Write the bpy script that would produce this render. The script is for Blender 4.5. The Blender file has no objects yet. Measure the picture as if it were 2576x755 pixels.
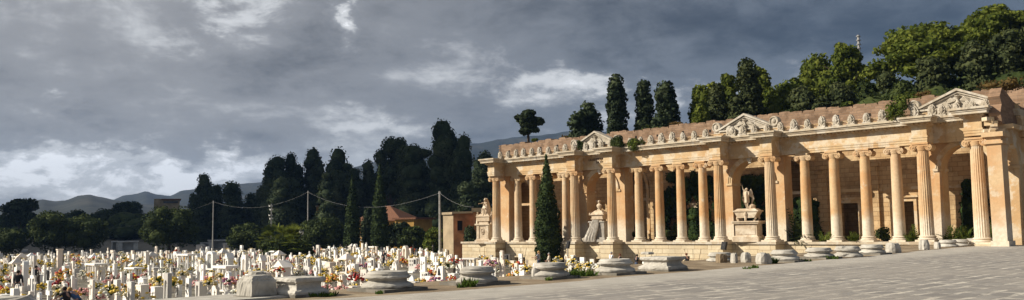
import bpy, math, random
import numpy as np
from mathutils import Matrix, Vector
R = math.radians
S = bpy.context.scene
COL = S.collection
rnd = random.Random(7)

# ------------------------------------------------------------------ camera (pixels below are of a 2576 x 754.7 copy of the photo)
W2, H2, F2 = 2576.0, 754.7, 2137.0
PITCH, ROLL, YAW, EYE = R(5.25), R(0.9), R(45.0), 1.65
FWD = np.array([-math.sin(YAW)*math.cos(PITCH), math.cos(YAW)*math.cos(PITCH), math.sin(PITCH)])
R0 = np.array([math.cos(YAW), math.sin(YAW), 0.0]); U0 = np.cross(R0, FWD)
RGT = R0*math.cos(ROLL) - U0*math.sin(ROLL); UP = U0*math.cos(ROLL) + R0*math.sin(ROLL)
CAMO = np.array([0, 0, EYE])
def ray(px, py): return FWD + RGT*(px-W2/2)/F2 - UP*(py-H2/2)/F2
def proj(P):
    v = np.asarray(P, float)-CAMO; z = v@FWD
    return W2/2+F2*(v@RGT)/z, H2/2-F2*(v@UP)/z, z
def onz(px, py, z):
    d = ray(px, py); return CAMO + d*((z-EYE)/d[2])
def ony(px, py, y):
    d = ray(px, py); return CAMO + d*(y/d[1])
def ondepth(px, py, dep): return CAMO + ray(px, py)*dep
cam = bpy.data.cameras.new('camera'); co = bpy.data.objects.new('camera', cam); COL.objects.link(co)
cam.lens = 36*F2/W2; cam.sensor_width = 36; cam.sensor_fit = 'HORIZONTAL'; cam.clip_start = .1; cam.clip_end = 30000
M = Matrix.Identity(4)
for i in range(3):
    M[i][0] = RGT[i]; M[i][1] = UP[i]; M[i][2] = -FWD[i]; M[i][3] = CAMO[i]
co.matrix_world = M
S.camera = co

SUN_AZ, SUN_EL = R(41.5), R(31.0)          # sun stands left of the portico's normal
SUND = Vector((-math.sin(SUN_AZ)*math.cos(SUN_EL), -math.cos(SUN_AZ)*math.cos(SUN_EL), math.sin(SUN_EL)))
sun = bpy.data.lights.new('sun', 'SUN'); so = bpy.data.objects.new('sun', sun); COL.objects.link(so)
sun.energy = 4.6; sun.angle = R(.5); sun.color = (1, .91, .76)
so.rotation_euler = SUND.to_track_quat('Z', 'Y').to_euler()
S.view_settings.view_transform = 'Standard'; S.view_settings.look = 'None'
S.view_settings.exposure = 0.74; S.view_settings.gamma = 1

# ------------------------------------------------------------------ node helpers
class NT:
    def __init__(s, tree): s.t = tree; s.t.nodes.clear()
    def n(s, typ, **kw):
        nd = s.t.nodes.new(typ)
        for k, v in kw.items():
            if k.startswith('i_'):
                key = k[2:]; key = int(key) if key.isdigit() else key.replace('_', ' ')
                s.put(nd.inputs[key], v)
            else: setattr(nd, k, v)
        return nd
    def put(s, sock, v):
        if isinstance(v, bpy.types.NodeSocket): s.t.links.new(v, sock)
        elif isinstance(v, bpy.types.Node): s.t.links.new(v.outputs[0], sock)
        else:
            if isinstance(v, (tuple, list)) and len(v) == 3 and sock.type == 'RGBA': v = (*v, 1)
            sock.default_value = v
    def math(s, op, a, b=0.0, c=None, clamp=False):
        nd = s.t.nodes.new('ShaderNodeMath'); nd.operation = op; nd.use_clamp = clamp
        s.put(nd.inputs[0], a); s.put(nd.inputs[1], b)
        if c is not None: s.put(nd.inputs[2], c)
        return nd.outputs[0]
    def vmath(s, op, a, b=None, scale=None):
        nd = s.t.nodes.new('ShaderNodeVectorMath'); nd.operation = op
        s.put(nd.inputs[0], a)
        if b is not None: s.put(nd.inputs[1], b)
        if scale is not None: s.put(nd.inputs[3], scale)
        return nd.outputs[1] if op in ('LENGTH', 'DOT_PRODUCT', 'DISTANCE') else nd.outputs[0]
    def noise(s, vec, scale, detail=4, rough=.55, dist=0.0):
        nd = s.n('ShaderNodeTexNoise'); s.put(nd.inputs['Vector'], vec)
        nd.inputs['Scale'].default_value = scale; nd.inputs['Detail'].default_value = detail
        nd.inputs['Roughness'].default_value = rough; nd.inputs['Distortion'].default_value = dist
        return nd.outputs[0]
    def mr(s, v, a, b, c=0.0, d=1.0, smooth=True):
        nd = s.n('ShaderNodeMapRange'); nd.interpolation_type = 'SMOOTHSTEP' if smooth else 'LINEAR'
        s.put(nd.inputs[0], v)
        for i, x in enumerate((a, b, c, d)): s.put(nd.inputs[1+i], x)
        return nd.outputs[0]
    def mix(s, f, a, b, blend='MIX'):
        nd = s.t.nodes.new('ShaderNodeMix'); nd.data_type = 'RGBA'; nd.blend_type = blend
        s.put(nd.inputs[0], f); s.put(nd.inputs[6], a); s.put(nd.inputs[7], b)
        return nd.outputs[2]
    def ramp(s, f, stops):
        nd = s.n('ShaderNodeValToRGB'); s.put(nd.inputs[0], f)
        el = nd.color_ramp.elements
        while len(el) < len(stops): el.new(.5)
        for e, (p, c) in zip(el, stops): e.position = p; e.color = (*c, 1) if len(c) == 3 else c
        return nd.outputs[0]
    def sepz(s, v):
        nd = s.n('ShaderNodeSeparateXYZ'); s.put(nd.inputs[0], v); return nd.outputs
    def comb(s, x, y, z):
        nd = s.n('ShaderNodeCombineXYZ')
        for i, q in enumerate((x, y, z)): s.put(nd.inputs[i], q)
        return nd.outputs[0]
def newmat(name):
    m = bpy.data.materials.new(name); m.use_nodes = True
    return m, NT(m.node_tree)
def finish(m, nt, col, rough=.85, bump=None, bstr=.3, bdist=.05, trans=None, spec=.3):
    p = nt.n('ShaderNodeBsdfPrincipled')
    nt.put(p.inputs['Base Color'], col); nt.put(p.inputs['Roughness'], rough)
    p.inputs['Specular IOR Level'].default_value = spec
    if bump is not None:
        b = nt.n('ShaderNodeBump'); b.inputs['Strength'].default_value = bstr; b.inputs['Distance'].default_value = bdist
        nt.put(b.inputs['Height'], bump); nt.put(p.inputs['Normal'], b.outputs[0])
    out = nt.n('ShaderNodeOutputMaterial')
    sh = p.outputs[0]
    if trans:
        t = nt.n('ShaderNodeBsdfTranslucent'); nt.put(t.inputs[0], col)
        mx = nt.n('ShaderNodeMixShader'); nt.put(mx.inputs[0], trans); nt.put(mx.inputs[1], sh); nt.put(mx.inputs[2], t.outputs[0]); sh = mx.outputs[0]
    nt.t.links.new(sh, out.inputs[0])
    return m
def wpos(nt): return nt.n('ShaderNodeNewGeometry').outputs['Position']
def island(nt): return nt.n('ShaderNodeNewGeometry').outputs['Random Per Island']

def limestone(name, a, b, pale, pale_amt=.55, foot=False, sc=.5, stain=.5):
    m, nt = newmat(name); P = wpos(nt)
    big = nt.noise(P, sc, 5, .6); fine = nt.noise(P, 5.0, 4, .6)
    col = nt.mix(nt.mr(big, .35, .65), a, b)
    pt = nt.noise(nt.vmath('ADD', P, (31, 7, 3)), .9, 6, .65)
    col = nt.mix(nt.math('MULTIPLY', nt.mr(pt, pale_amt, pale_amt+.1), .75), col, pale)
    st = nt.noise(nt.vmath('MULTIPLY', P, (2.2, 2.2, .35)), 1.0, 5, .65)
    col = nt.mix(nt.math('MULTIPLY', nt.mr(st, .56, .75), stain), col, tuple(x*.42 for x in a))
    if foot:
        col = nt.mix(nt.math('MULTIPLY', nt.mr(nt.n('ShaderNodeObjectInfo').outputs['Random'], .2, 1.0), .38), col, pale)
        z = nt.sepz(P)[2]
        e = nt.math('ADD', z, nt.math('MULTIPLY', nt.noise(P, .5, 4), 3.2))
        col = nt.mix(nt.math('MULTIPLY', nt.mr(e, 4.15, 3.0), .9), col, (.64, .58, .48))
    col = nt.mix(nt.mr(fine, .3, .75, 0, .35), col, tuple(x*.6 for x in b))
    return finish(m, nt, col, .9, nt.math('ADD', fine, nt.math('MULTIPLY', big, 1.5)), .35, .04)
def ashlar(name, a, b, mortar, bw, bh, plane='xz', msize=.02, big_stain=.5, sc=1.0, jog=.0):
    m, nt = newmat(name); P = wpos(nt); s = nt.sepz(P)
    u = nt.comb(s[0] if plane == 'xz' else s[1], s[2], 0.0)
    if jog: u = nt.vmath('ADD', u, nt.vmath('SCALE', nt.n('ShaderNodeTexNoise', i_Vector=P, i_Scale=3.0).outputs[1], scale=jog))
    br = nt.n('ShaderNodeTexBrick'); nt.put(br.inputs['Vector'], u)
    br.inputs['Scale'].default_value = 1; br.inputs['Brick Width'].default_value = bw; br.inputs['Row Height'].default_value = bh
    br.inputs['Mortar Size'].default_value = msize; br.inputs['Bias'].default_value = 0
    nt.put(br.inputs['Color1'], a); nt.put(br.inputs['Color2'], b); nt.put(br.inputs['Mortar'], mortar)
    col = br.outputs[0]
    big = nt.noise(P, .45*sc, 6, .65); fine = nt.noise(P, 6, 4, .6)
    col = nt.mix(nt.math('MULTIPLY', nt.mr(big, .5, .62), big_stain), col, tuple(x*.5 for x in a))
    col = nt.mix(nt.math('MULTIPLY', nt.mr(nt.noise(nt.vmath('ADD', P, (9, 2, 5)), .8, 5, .6), .55, .68), .5), col, tuple(min(1, x*1.35) for x in b))
    col = nt.mix(nt.mr(fine, .3, .75, 0, .3), col, tuple(x*.6 for x in b))
    h = nt.math('SUBTRACT', nt.math('MULTIPLY', fine, .5), br.outputs[1])
    return finish(m, nt, col, .92, h, .5, .04)
def plain(name, col, rough=.6, var=.25, sc=3.0, spec=.3, metal=0):
    m, nt = newmat(name); P = wpos(nt)
    c = nt.mix(nt.mr(nt.noise(P, sc, 5, .6), .3, .7, 0, 1), tuple(x*(1-var) for x in col), tuple(min(1, x*(1+var)) for x in col))
    return finish(m, nt, c, rough, nt.noise(P, sc*6, 3), .12, .02, spec=spec)
def leafmat(name, dark, mid, light, trans=.25, sc=.5):
    m, nt = newmat(name); P = wpos(nt)
    f = nt.math('ADD', nt.math('MULTIPLY', island(nt), .55), nt.math('MULTIPLY', nt.mr(nt.noise(P, sc, 3), .3, .7), .45))
    return finish(m, nt, nt.ramp(f, [(.1, dark), (.5, mid), (.92, light)]), .75, trans=trans, spec=.05)
def marble(name, base, var, oi=True):
    m, nt = newmat(name); P = wpos(nt)
    r = nt.n('ShaderNodeObjectInfo').outputs['Random'] if oi else island(nt)
    c = nt.ramp(r, [(0, base), (.35, tuple(min(1, x*1.03) for x in base)), (.55, var), (.72, (.76, .66, .56)), (.84, (.70, .68, .65)), (.95, (.50, .48, .45))])
    c = nt.mix(nt.math('MULTIPLY', nt.mr(nt.noise(P, 2.5, 5, .65), .5, .72), .35), c, (.42, .4, .36))
    return finish(m, nt, c, .5, nt.noise(P, 12, 3), .08, .02, spec=.4)

MAT = {}
ORA, TAN, PAL = (.50, .285, .13), (.55, .39, .225), (.58, .505, .39)
MAT['column'] = limestone('column stone', ORA, TAN, PAL, .58, True, .6, .42)
MAT['facade'] = limestone('facade stone', (.48, .305, .15), (.55, .415, .25), (.61, .54, .43), .49, False, .5, .6)
MAT['cornice'] = limestone('cornice stone', (.40, .32, .225), (.50, .43, .325), (.56, .52, .45), .5, False, 1.0, .85)
MAT['antefix'] = limestone('weathered ornament stone', (.36, .315, .245), (.48, .43, .355), (.57, .53, .47), .5, False, 2.4, .8)
MAT['relic'] = limestone('grey weathered limestone', (.34, .32, .28), (.45, .425, .38), (.54, .515, .465), .5, False, 2.2, .75)
MAT['relic_dark'] = limestone('soiled plinth stone', (.13, .12, .10), (.22, .20, .17), (.34, .32, .28), .56, False, 1.8, .5)
MAT['podium'] = ashlar('podium ashlar', (.53, .43, .28), (.58, .50, .36), (.29, .2, .12), 1.35, .42, 'xz', .016, .28, 1.0, .03)
MAT['backwall'] = ashlar('gallery ashlar', (.42, .275, .14), (.52, .385, .225), (.26, .165, .09), .75, .36, 'xz', .02, .6, .8, .04)
MAT['brick'] = ashlar('old red brick', (.185, .115, .07), (.315, .21, .14), (.22, .16, .115), .6, .2, 'xz', .016, .6, 2.2, .05)
MAT['brick_side'] = ashlar('old red brick side', (.20, .12, .075), (.30, .19, .12), (.22, .16, .11), .42, .14, 'yz', .012, .45, 1.2, .03)
MAT['hole'] = plain('dark hole', (.012, .010, .008), .95, .2)  # near-black that paints the darkness inside openings
MAT['mw'] = marble('white marble', (.86, .85, .82), (.84, .77, .69))
MAT['mw_far'] = marble('white marble far', (.86, .85, .82), (.84, .77, .69), False)
MAT['mgrey'] = marble('grey marble', (.40, .40, .40), (.50, .49, .46))
MAT['granite'] = plain('dark granite', (.035, .035, .038), .25, .4, 20, .5)
MAT['bronze'] = plain('dark bronze', (.055, .042, .03), .45, .4, 8, .5)
MAT['portrait'] = plain('enamel portrait', (.22, .20, .18), .3, .6, 25, .5)
MAT['statue'] = limestone('statue marble', (.44, .34, .235), (.58, .48, .36), (.68, .61, .50), .52, False, 2.0, .55)
MAT['statue_grey'] = limestone('blackened statue stone', (.26, .235, .2), (.4, .37, .33), (.56, .53, .47), .54, False, 2.2, .6)
MAT['bark'] = plain('bark', (.07, .05, .035), .95, .4, 4)
MAT['bark_grey'] = plain('pale bark', (.16, .13, .10), .95, .4, 4)
MAT['cyp'] = leafmat('cypress foliage', (.015, .024, .013), (.038, .054, .026), (.072, .090, .045), .15)
MAT['cyp_lit'] = leafmat('sunlit cypress foliage', (.024, .033, .014), (.050, .062, .025), (.084, .094, .038), .15)  # lighter copy of the cypress foliage, sunlight put into the colour
MAT['cyp_green'] = leafmat('young cypress foliage', (.014, .024, .009), (.034, .052, .018), (.064, .088, .03), .18)
MAT['oak'] = leafmat('dark round tree foliage', (.015, .025, .009), (.041, .057, .018), (.078, .098, .03), .22)
MAT['pine'] = leafmat('pine foliage', (.038, .058, .010), (.10, .126, .022), (.185, .205, .036), .35, .35)
MAT['broad'] = leafmat('bright broadleaf foliage', (.035, .055, .010), (.085, .11, .018), (.15, .17, .035), .3)
MAT['ivy'] = leafmat('ivy leaves', (.008, .016, .006), (.022, .038, .012), (.05, .08, .022), .2, 1.2)
MAT['fern'] = leafmat('weed leaves', (.03, .05, .012), (.08, .11, .02), (.17, .19, .04), .35, 1.5)
MAT['grass'] = leafmat('grass blades', (.03, .06, .01), (.07, .12, .02), (.14, .19, .04), .35, 2)
MAT['autumn'] = leafmat('brown foliage', (.05, .03, .012), (.09, .06, .02), (.14, .095, .035), .2)
MAT['plaster'] = plain('ochre plaster', (.38, .225, .06), .9, .18, .8)
MAT['terra'] = plain('terracotta plaster', (.30, .14, .065), .9, .3, .7)
MAT['tanwall'] = plain('tan plaster', (.33, .26, .17), .9, .25, .6)
MAT['tile'] = plain('clay roof tile', (.155, .068, .036), .85, .3, 6)
MAT['whitew'] = plain('grey white plaster', (.5, .5, .48), .9, .2, 1)
MAT['glass'] = plain('dark window glass', (.02, .022, .025), .15, .2, 1, .6)
MAT['concrete'] = plain('concrete pole', (.34, .33, .31), .85, .2, 2)
MAT['metal'] = plain('grey metal', (.22, .22, .22), .45, .2, 3, .5)
MAT['blackm'] = plain('black metal', (.02, .02, .022), .4, .2, 3, .5)
MAT['lampglass'] = plain('white lamp globe', (.7, .7, .68), .3, .05, 3, .5)
MAT['skin'] = plain('skin', (.42, .25, .18), .6, .1, 9)
for n, c in dict(cloth_white=(.7, .72, .75), cloth_black=(.02, .02, .025), cloth_blue=(.06, .12, .26), cloth_grey=(.25, .28, .32), cloth_beige=(.5, .44, .36),
                 cloth_jean=(.05, .07, .12), hair_dark=(.025, .018, .014), hair_grey=(.3, .29, .28), hair_blond=(.45, .27, .1), hair_red=(.16, .06, .025), bag=(.12, .05, .13), green_plastic=(.015, .06, .03)).items():
    MAT[n] = plain(n.replace('_', ' '), c, .85, .15, 14)
FLC = dict(yellow=(.68, .48, .07), red=(.50, .045, .03), white=(.72, .71, .60), pink=(.66, .33, .31), orange=(.66, .27, .06), purple=(.34, .15, .30), cream=(.70, .60, .38), crimson=(.24, .03, .04))
for n, c in FLC.items(): MAT['fl_'+n] = plain(n+' petals', c, .7, .25, 30)
MAT['fleaf'] = leafmat('bouquet leaves', (.02, .035, .012), (.05, .075, .02), (.09, .12, .035), .3, 3)

def m_plaza():
    m, nt = newmat('plaza paving'); P = wpos(nt); s = nt.sepz(P)
    u = nt.comb(s[1], s[0], 0.0)
    u = nt.vmath('ADD', u, nt.vmath('SCALE', nt.n('ShaderNodeTexNoise', i_Vector=P, i_Scale=.9, i_Detail=4.0).outputs[1], scale=.22))
    br = nt.n('ShaderNodeTexBrick'); nt.put(br.inputs['Vector'], u)
    br.inputs['Scale'].default_value = 1; br.inputs['Brick Width'].default_value = 1.1; br.inputs['Row Height'].default_value = .55
    br.inputs['Mortar Size'].default_value = .095; br.inputs['Mortar Smooth'].default_value = .4
    nt.put(br.inputs['Color1'], (.185, .174, .166)); nt.put(br.inputs['Color2'], (.262, .246, .228)); nt.put(br.inputs['Mortar'], nt.mix(nt.mr(nt.noise(nt.vmath('MULTIPLY', P, (1.6, .8, 1)), 1.0, 5, .7), .41, .6), (.21, .195, .18), (.54, .50, .43)))
    big = nt.noise(P, .22, 6, .65)
    col = nt.mix(nt.math('MULTIPLY', nt.mr(big, .42, .58), .75), br.outputs[0], nt.mix(nt.noise(P, 3.0, 5), (.24, .22, .20), (.36, .33, .29)))
    # smooth cement margin along the terrace edge
    e = nt.math('ADD', s[0], nt.math('MULTIPLY', nt.noise(P, .3, 4), 3.0))
    edge = nt.mr(e, -12.6, -14.3)
    cem = nt.mix(nt.mr(nt.noise(P, .9, 6, .65), .35, .68), (.36, .335, .295), (.47, .44, .39))
    col = nt.mix(nt.math('MULTIPLY', edge, .9), col, cem)
    col = nt.mix(nt.math('MULTIPLY', nt.mr(nt.noise(nt.vmath('MULTIPLY', P, (1, .25, 1)), .6, 6, .7), .55, .7), .4), col, (.19, .175, .16))
    fine = nt.noise(P, 18, 4, .7)
    col = nt.mix(nt.mr(fine, .35, .7, 0, .3), col, (.2, .18, .16))
    return finish(m, nt, col, .85, nt.math('SUBTRACT', fine, br.outputs[1]), .4, .02)
MAT['plaza'] = m_plaza()
def m_dirt(name, a, b, c, sc=.8):
    m, nt = newmat(name); P = wpos(nt)
    col = nt.ramp(nt.noise(P, sc, 7, .65), [(.34, a), (.5, b), (.66, c)])
    return finish(m, nt, col, .95, nt.noise(P, 14, 5, .7), .5, .03)
MAT['dirt'] = m_dirt('brown earth', (.13, .095, .06), (.22, .165, .105), (.32, .26, .18))
MAT['gravel'] = m_dirt('cemetery gravel', (.07, .065, .045), (.15, .135, .105), (.24, .22, .18), 1.0)
MAT['hill'] = m_dirt('hill earth', (.035, .042, .015), (.07, .07, .028), (.14, .11, .06), .3)
MAT['mount'] = m_dirt('shade-darkened mountain scrub', (.006, .010, .010), (.015, .021, .018), (.042, .042, .034), .016)  # near-black scrub, the shade over the mountains put into the colour

# ------------------------------------------------------------------ mesh builder
class MB:
    def __init__(s): s.v = []; s.f = []; s.m = []
    def add(s, vs, fs, mi=0):
        o = len(s.v); s.v += [tuple(p) for p in vs]; s.f += [tuple(i+o for i in f) for f in fs]; s.m += [mi]*len(fs)
        return s
    def box(s, x0, x1, y0, y1, z0, z1, mi=0, rz=0.0, tx=1.0, ty=1.0):
        cx, cy = (x0+x1)/2, (y0+y1)/2; hx, hy = (x1-x0)/2, (y1-y0)/2
        c, n = math.cos(rz), math.sin(rz); vs = []
        for z, a, b in ((z0, 1, 1), (z1, tx, ty)):
            for sx, sy in ((-1, -1), (1, -1), (1, 1), (-1, 1)):
                x, y = sx*hx*a, sy*hy*b; vs.append((cx+x*c-y*n, cy+x*n+y*c, z))
        return s.add(vs, [(3, 2, 1, 0), (4, 5, 6, 7), (0, 1, 5, 4), (1, 2, 6, 5), (2, 3, 7, 6), (3, 0, 4, 7)], mi)
    def lathe(s, prof, c=(0, 0, 0), n=20, mi=0, flute=0.0, jit=0.0, sx=1.0, sy=1.0, seed=0):
        q = random.Random(seed); vs = []; fs = []
        for r, z in prof:
            for k in range(n):
                a = 2*math.pi*k/n
                rr = r*(1-flute*(k % 2)) * (1+q.uniform(-jit, jit))
                vs.append((c[0]+rr*math.cos(a)*sx, c[1]+rr*math.sin(a)*sy, c[2]+z+(q.uniform(-jit, jit)*r*.5 if jit else 0)))
        L = len(prof)
        for i in range(L-1):
            for k in range(n): fs.append((i*n+k, i*n+(k+1) % n, (i+1)*n+(k+1) % n, (i+1)*n+k))
        fs.append(tuple(range(n-1, -1, -1))); fs.append(tuple((L-1)*n+k for k in range(n)))
        return s.add(vs, fs, mi)
    def prism(s, poly, a0, a1, axis='y', mi=0):      # poly in the other two axes
        n = len(poly)
        def P(p, a): return {'y': (p[0], a, p[1]), 'x': (a, p[0], p[1]), 'z': (p[0], p[1], a)}[axis]
        vs = [P(p, a0) for p in poly]+[P(p, a1) for p in poly]
        fs = [tuple(range(n)), tuple(range(2*n-1, n-1, -1))]+[(i, i+n, (i+1) % n+n, (i+1) % n) for i in range(n)]
        return s.add(vs, fs, mi)
    def tube(s, pts, rad, n=7, mi=0):
        pts = [Vector(p) for p in pts]; rad = rad if isinstance(rad, (list, tuple)) else [rad]*len(pts)
        vs = []; fs = []
        for i, p in enumerate(pts):
            d = (pts[min(i+1, len(pts)-1)]-pts[max(i-1, 0)]).normalized()
            a = d.cross(Vector((0, 0, 1)) if abs(d.z) < .9 else Vector((1, 0, 0))).normalized(); b = d.cross(a)
            for k in range(n):
                t = 2*math.pi*k/n; vs.append(p+(a*math.cos(t)+b*math.sin(t))*rad[i])
        for i in range(len(pts)-1):
            for k in range(n): fs.append((i*n+k, i*n+(k+1) % n, (i+1)*n+(k+1) % n, (i+1)*n+k))
        fs.append(tuple(range(n-1, -1, -1))); fs.append(tuple((len(pts)-1)*n+k for k in range(n)))
        return s.add(vs, fs, mi)
    def ball(s, c, r, n=8, m=6, mi=0, jit=0.0, seed=0):
        q = random.Random(seed); r = r if isinstance(r, (tuple, list)) else (r, r, r)
        vs = [(c[0], c[1], c[2]-r[2])]
        for i in range(1, m):
            t = math.pi*i/m-math.pi/2
            for k in range(n):
                a = 2*math.pi*k/n; j = 1+q.uniform(-jit, jit)
                vs.append((c[0]+r[0]*j*math.cos(t)*math.cos(a), c[1]+r[1]*j*math.cos(t)*math.sin(a), c[2]+r[2]*j*math.sin(t)))
        vs.append((c[0], c[1], c[2]+r[2])); fs = []
        for k in range(n): fs.append((0, 1+(k+1) % n, 1+k))
        for i in range(m-2):
            for k in range(n): fs.append((1+i*n+k, 1+i*n+(k+1) % n, 1+(i+1)*n+(k+1) % n, 1+(i+1)*n+k))
        t = len(vs)-1; o = 1+(m-2)*n
        for k in range(n): fs.append((o+k, o+(k+1) % n, t))
        return s.add(vs, fs, mi)
    def mesh(s, name, mats, off=(0, 0, 0), smooth=False):
        me = bpy.data.meshes.new(name)
        me.from_pydata([(x-off[0], y-off[1], z-off[2]) for x, y, z in s.v], [], s.f)
        for k in (mats if isinstance(mats, (list, tuple)) else [mats]): me.materials.append(MAT[k])
        me.polygons.foreach_set('material_index', s.m)
        if smooth:
            me.polygons.foreach_set('use_smooth', [True]*len(s.f)); 
            try: me.set_sharp_from_angle(angle=R(40))
            except Exception: pass
        me.update(); return me
    def build(s, name, mats, parent=None, smooth=False, loc=None):
        off = parent.location if parent is not None and loc is None else (0, 0, 0)
        o = bpy.data.objects.new(name, s.mesh(name, mats, off, smooth)); COL.objects.link(o)
        if parent is not None: o.parent = parent
        if loc is not None: o.location = loc
        return o
def tag(o, label=None, cat=None, group=None, kind=None):
    if label: o['label'] = label
    if cat: o['category'] = cat
    if group: o['group'] = group
    if kind: o['kind'] = kind
    return o
def thing(name, label, cat, loc=(0, 0, 0), rz=0.0, group=None):
    o = bpy.data.objects.new(name, None); COL.objects.link(o); o.empty_display_size = .2
    o.location = loc; o.rotation_euler = (0, 0, rz)
    return tag(o, label, cat, group)
def setmesh(name, me, parent=None, loc=None, rz=0.0):
    o = bpy.data.objects.new(name, me); COL.objects.link(o)
    if parent is not None: o.parent = parent
    if loc is not None: o.location = loc
    o.rotation_euler = (0, 0, rz)
    return o
def copy_tree(o, parent=None):
    c = o.copy(); COL.objects.link(c)
    if parent is not None: c.parent = parent
    for ch in list(o.children): copy_tree(ch, c)
    return c
def arch_poly(x0, x1, z0, z1, holes, n=12):
    """wall outline with arched or square openings that reach the foot: holes (cx, halfwidth, springing, arched)"""
    p = [(x0, z0), (x0, z1), (x1, z1), (x1, z0)]
    for cx, r, sp, arched in sorted(holes, reverse=True):
        p.append((cx+r, z0)); p.append((cx+r, sp))
        if arched: p += [(cx+r*math.cos(t), sp+r*math.sin(t)) for t in [math.pi*k/n for k in range(1, n)]]
        p += [(cx-r, sp), (cx-r, z0)]
    return p

# ------------------------------------------------------------------ foliage
def quads(P, N, size, rng, aspect=1.0, spread=.7):
    n = len(P)
    d = rng.normal(size=(n, 3)); N = N/np.maximum(np.linalg.norm(N, axis=1, keepdims=True), 1e-6)
    nn = N+d*spread; nn /= np.linalg.norm(nn, axis=1, keepdims=True)
    a = np.cross(nn, rng.normal(size=(n, 3))); a /= np.maximum(np.linalg.norm(a, axis=1, keepdims=True), 1e-6)
    b = np.cross(nn, a)
    s = size*rng.uniform(.5, 1.25, (n, 1)); a = a*s*aspect; b = b*s
    return np.stack([P-a*.5-b*.5*.4, P+a*.1-b*.55, P+a*.55+b*.1, P-a*.1+b*.5], 1).reshape(-1, 3)
def fmesh(name, V, mats, extra=None):
    n = len(V)//4
    vs = V; nv = len(V)
    faces = np.arange(nv, dtype=np.int32)
    starts = np.arange(0, nv, 4, dtype=np.int32); tot = np.full(n, 4, np.int32)
    if extra is not None:
        ev, ef = extra
        vs = np.concatenate([V, np.asarray(ev, float)])
        fl = []; st = []; tt = []
        c = nv
        for f in ef:
            st.append(c); tt.append(len(f)); fl += [i+nv for i in f]; c += len(f)
        faces = np.concatenate([faces, np.array(fl, np.int32)]); starts = np.concatenate([starts, np.array(st, np.int32)]); tot = np.concatenate([tot, np.array(tt, np.int32)])
    me = bpy.data.meshes.new(name)
    me.vertices.add(len(vs)); me.vertices.foreach_set('co', vs.astype(np.float32).ravel())
    me.loops.add(len(faces)); me.loops.foreach_set('vertex_index', faces)
    me.polygons.add(len(starts)); me.polygons.foreach_set('loop_start', starts); me.polygons.foreach_set('loop_total', tot)
    me.update(calc_edges=True); me.validate()
    me.materials.append(MAT[mats]); return me
def crown_mesh(name, lumps, nleaf, size, mat, seed, aspect=1.0, core=.7):
    rng = np.random.default_rng(seed)
    L = np.array(lumps, float); area = (L[:, 3]*L[:, 4]+L[:, 4]*L[:, 5]+L[:, 3]*L[:, 5])
    idx = rng.choice(len(L), nleaf, p=area/area.sum())
    d = rng.normal(size=(nleaf, 3)); d /= np.linalg.norm(d, axis=1, keepdims=True)
    rad = 1.0-.3*rng.random((nleaf, 1))**2
    P = L[idx, :3]+d*L[idx, 3:6]*rad; N = d/L[idx, 3:6]
    keep = np.ones(nleaf, bool)
    for l in L:                                   # drop leaves buried inside another clump
        q = (P-l[:3])/l[3:6]; keep &= (q*q).sum(1) > .5
    if keep.sum() < nleaf*.3: keep[:] = True
    P, N = P[keep], N[keep]
    mb = MB()
    for i, l in enumerate(L): mb.ball(l[:3], tuple(l[3:6]*core), 8, 6, 0, .12, seed+i)
    return fmesh(name, quads(P, N, size, rng, aspect), mat, (mb.v, mb.f))
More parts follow.
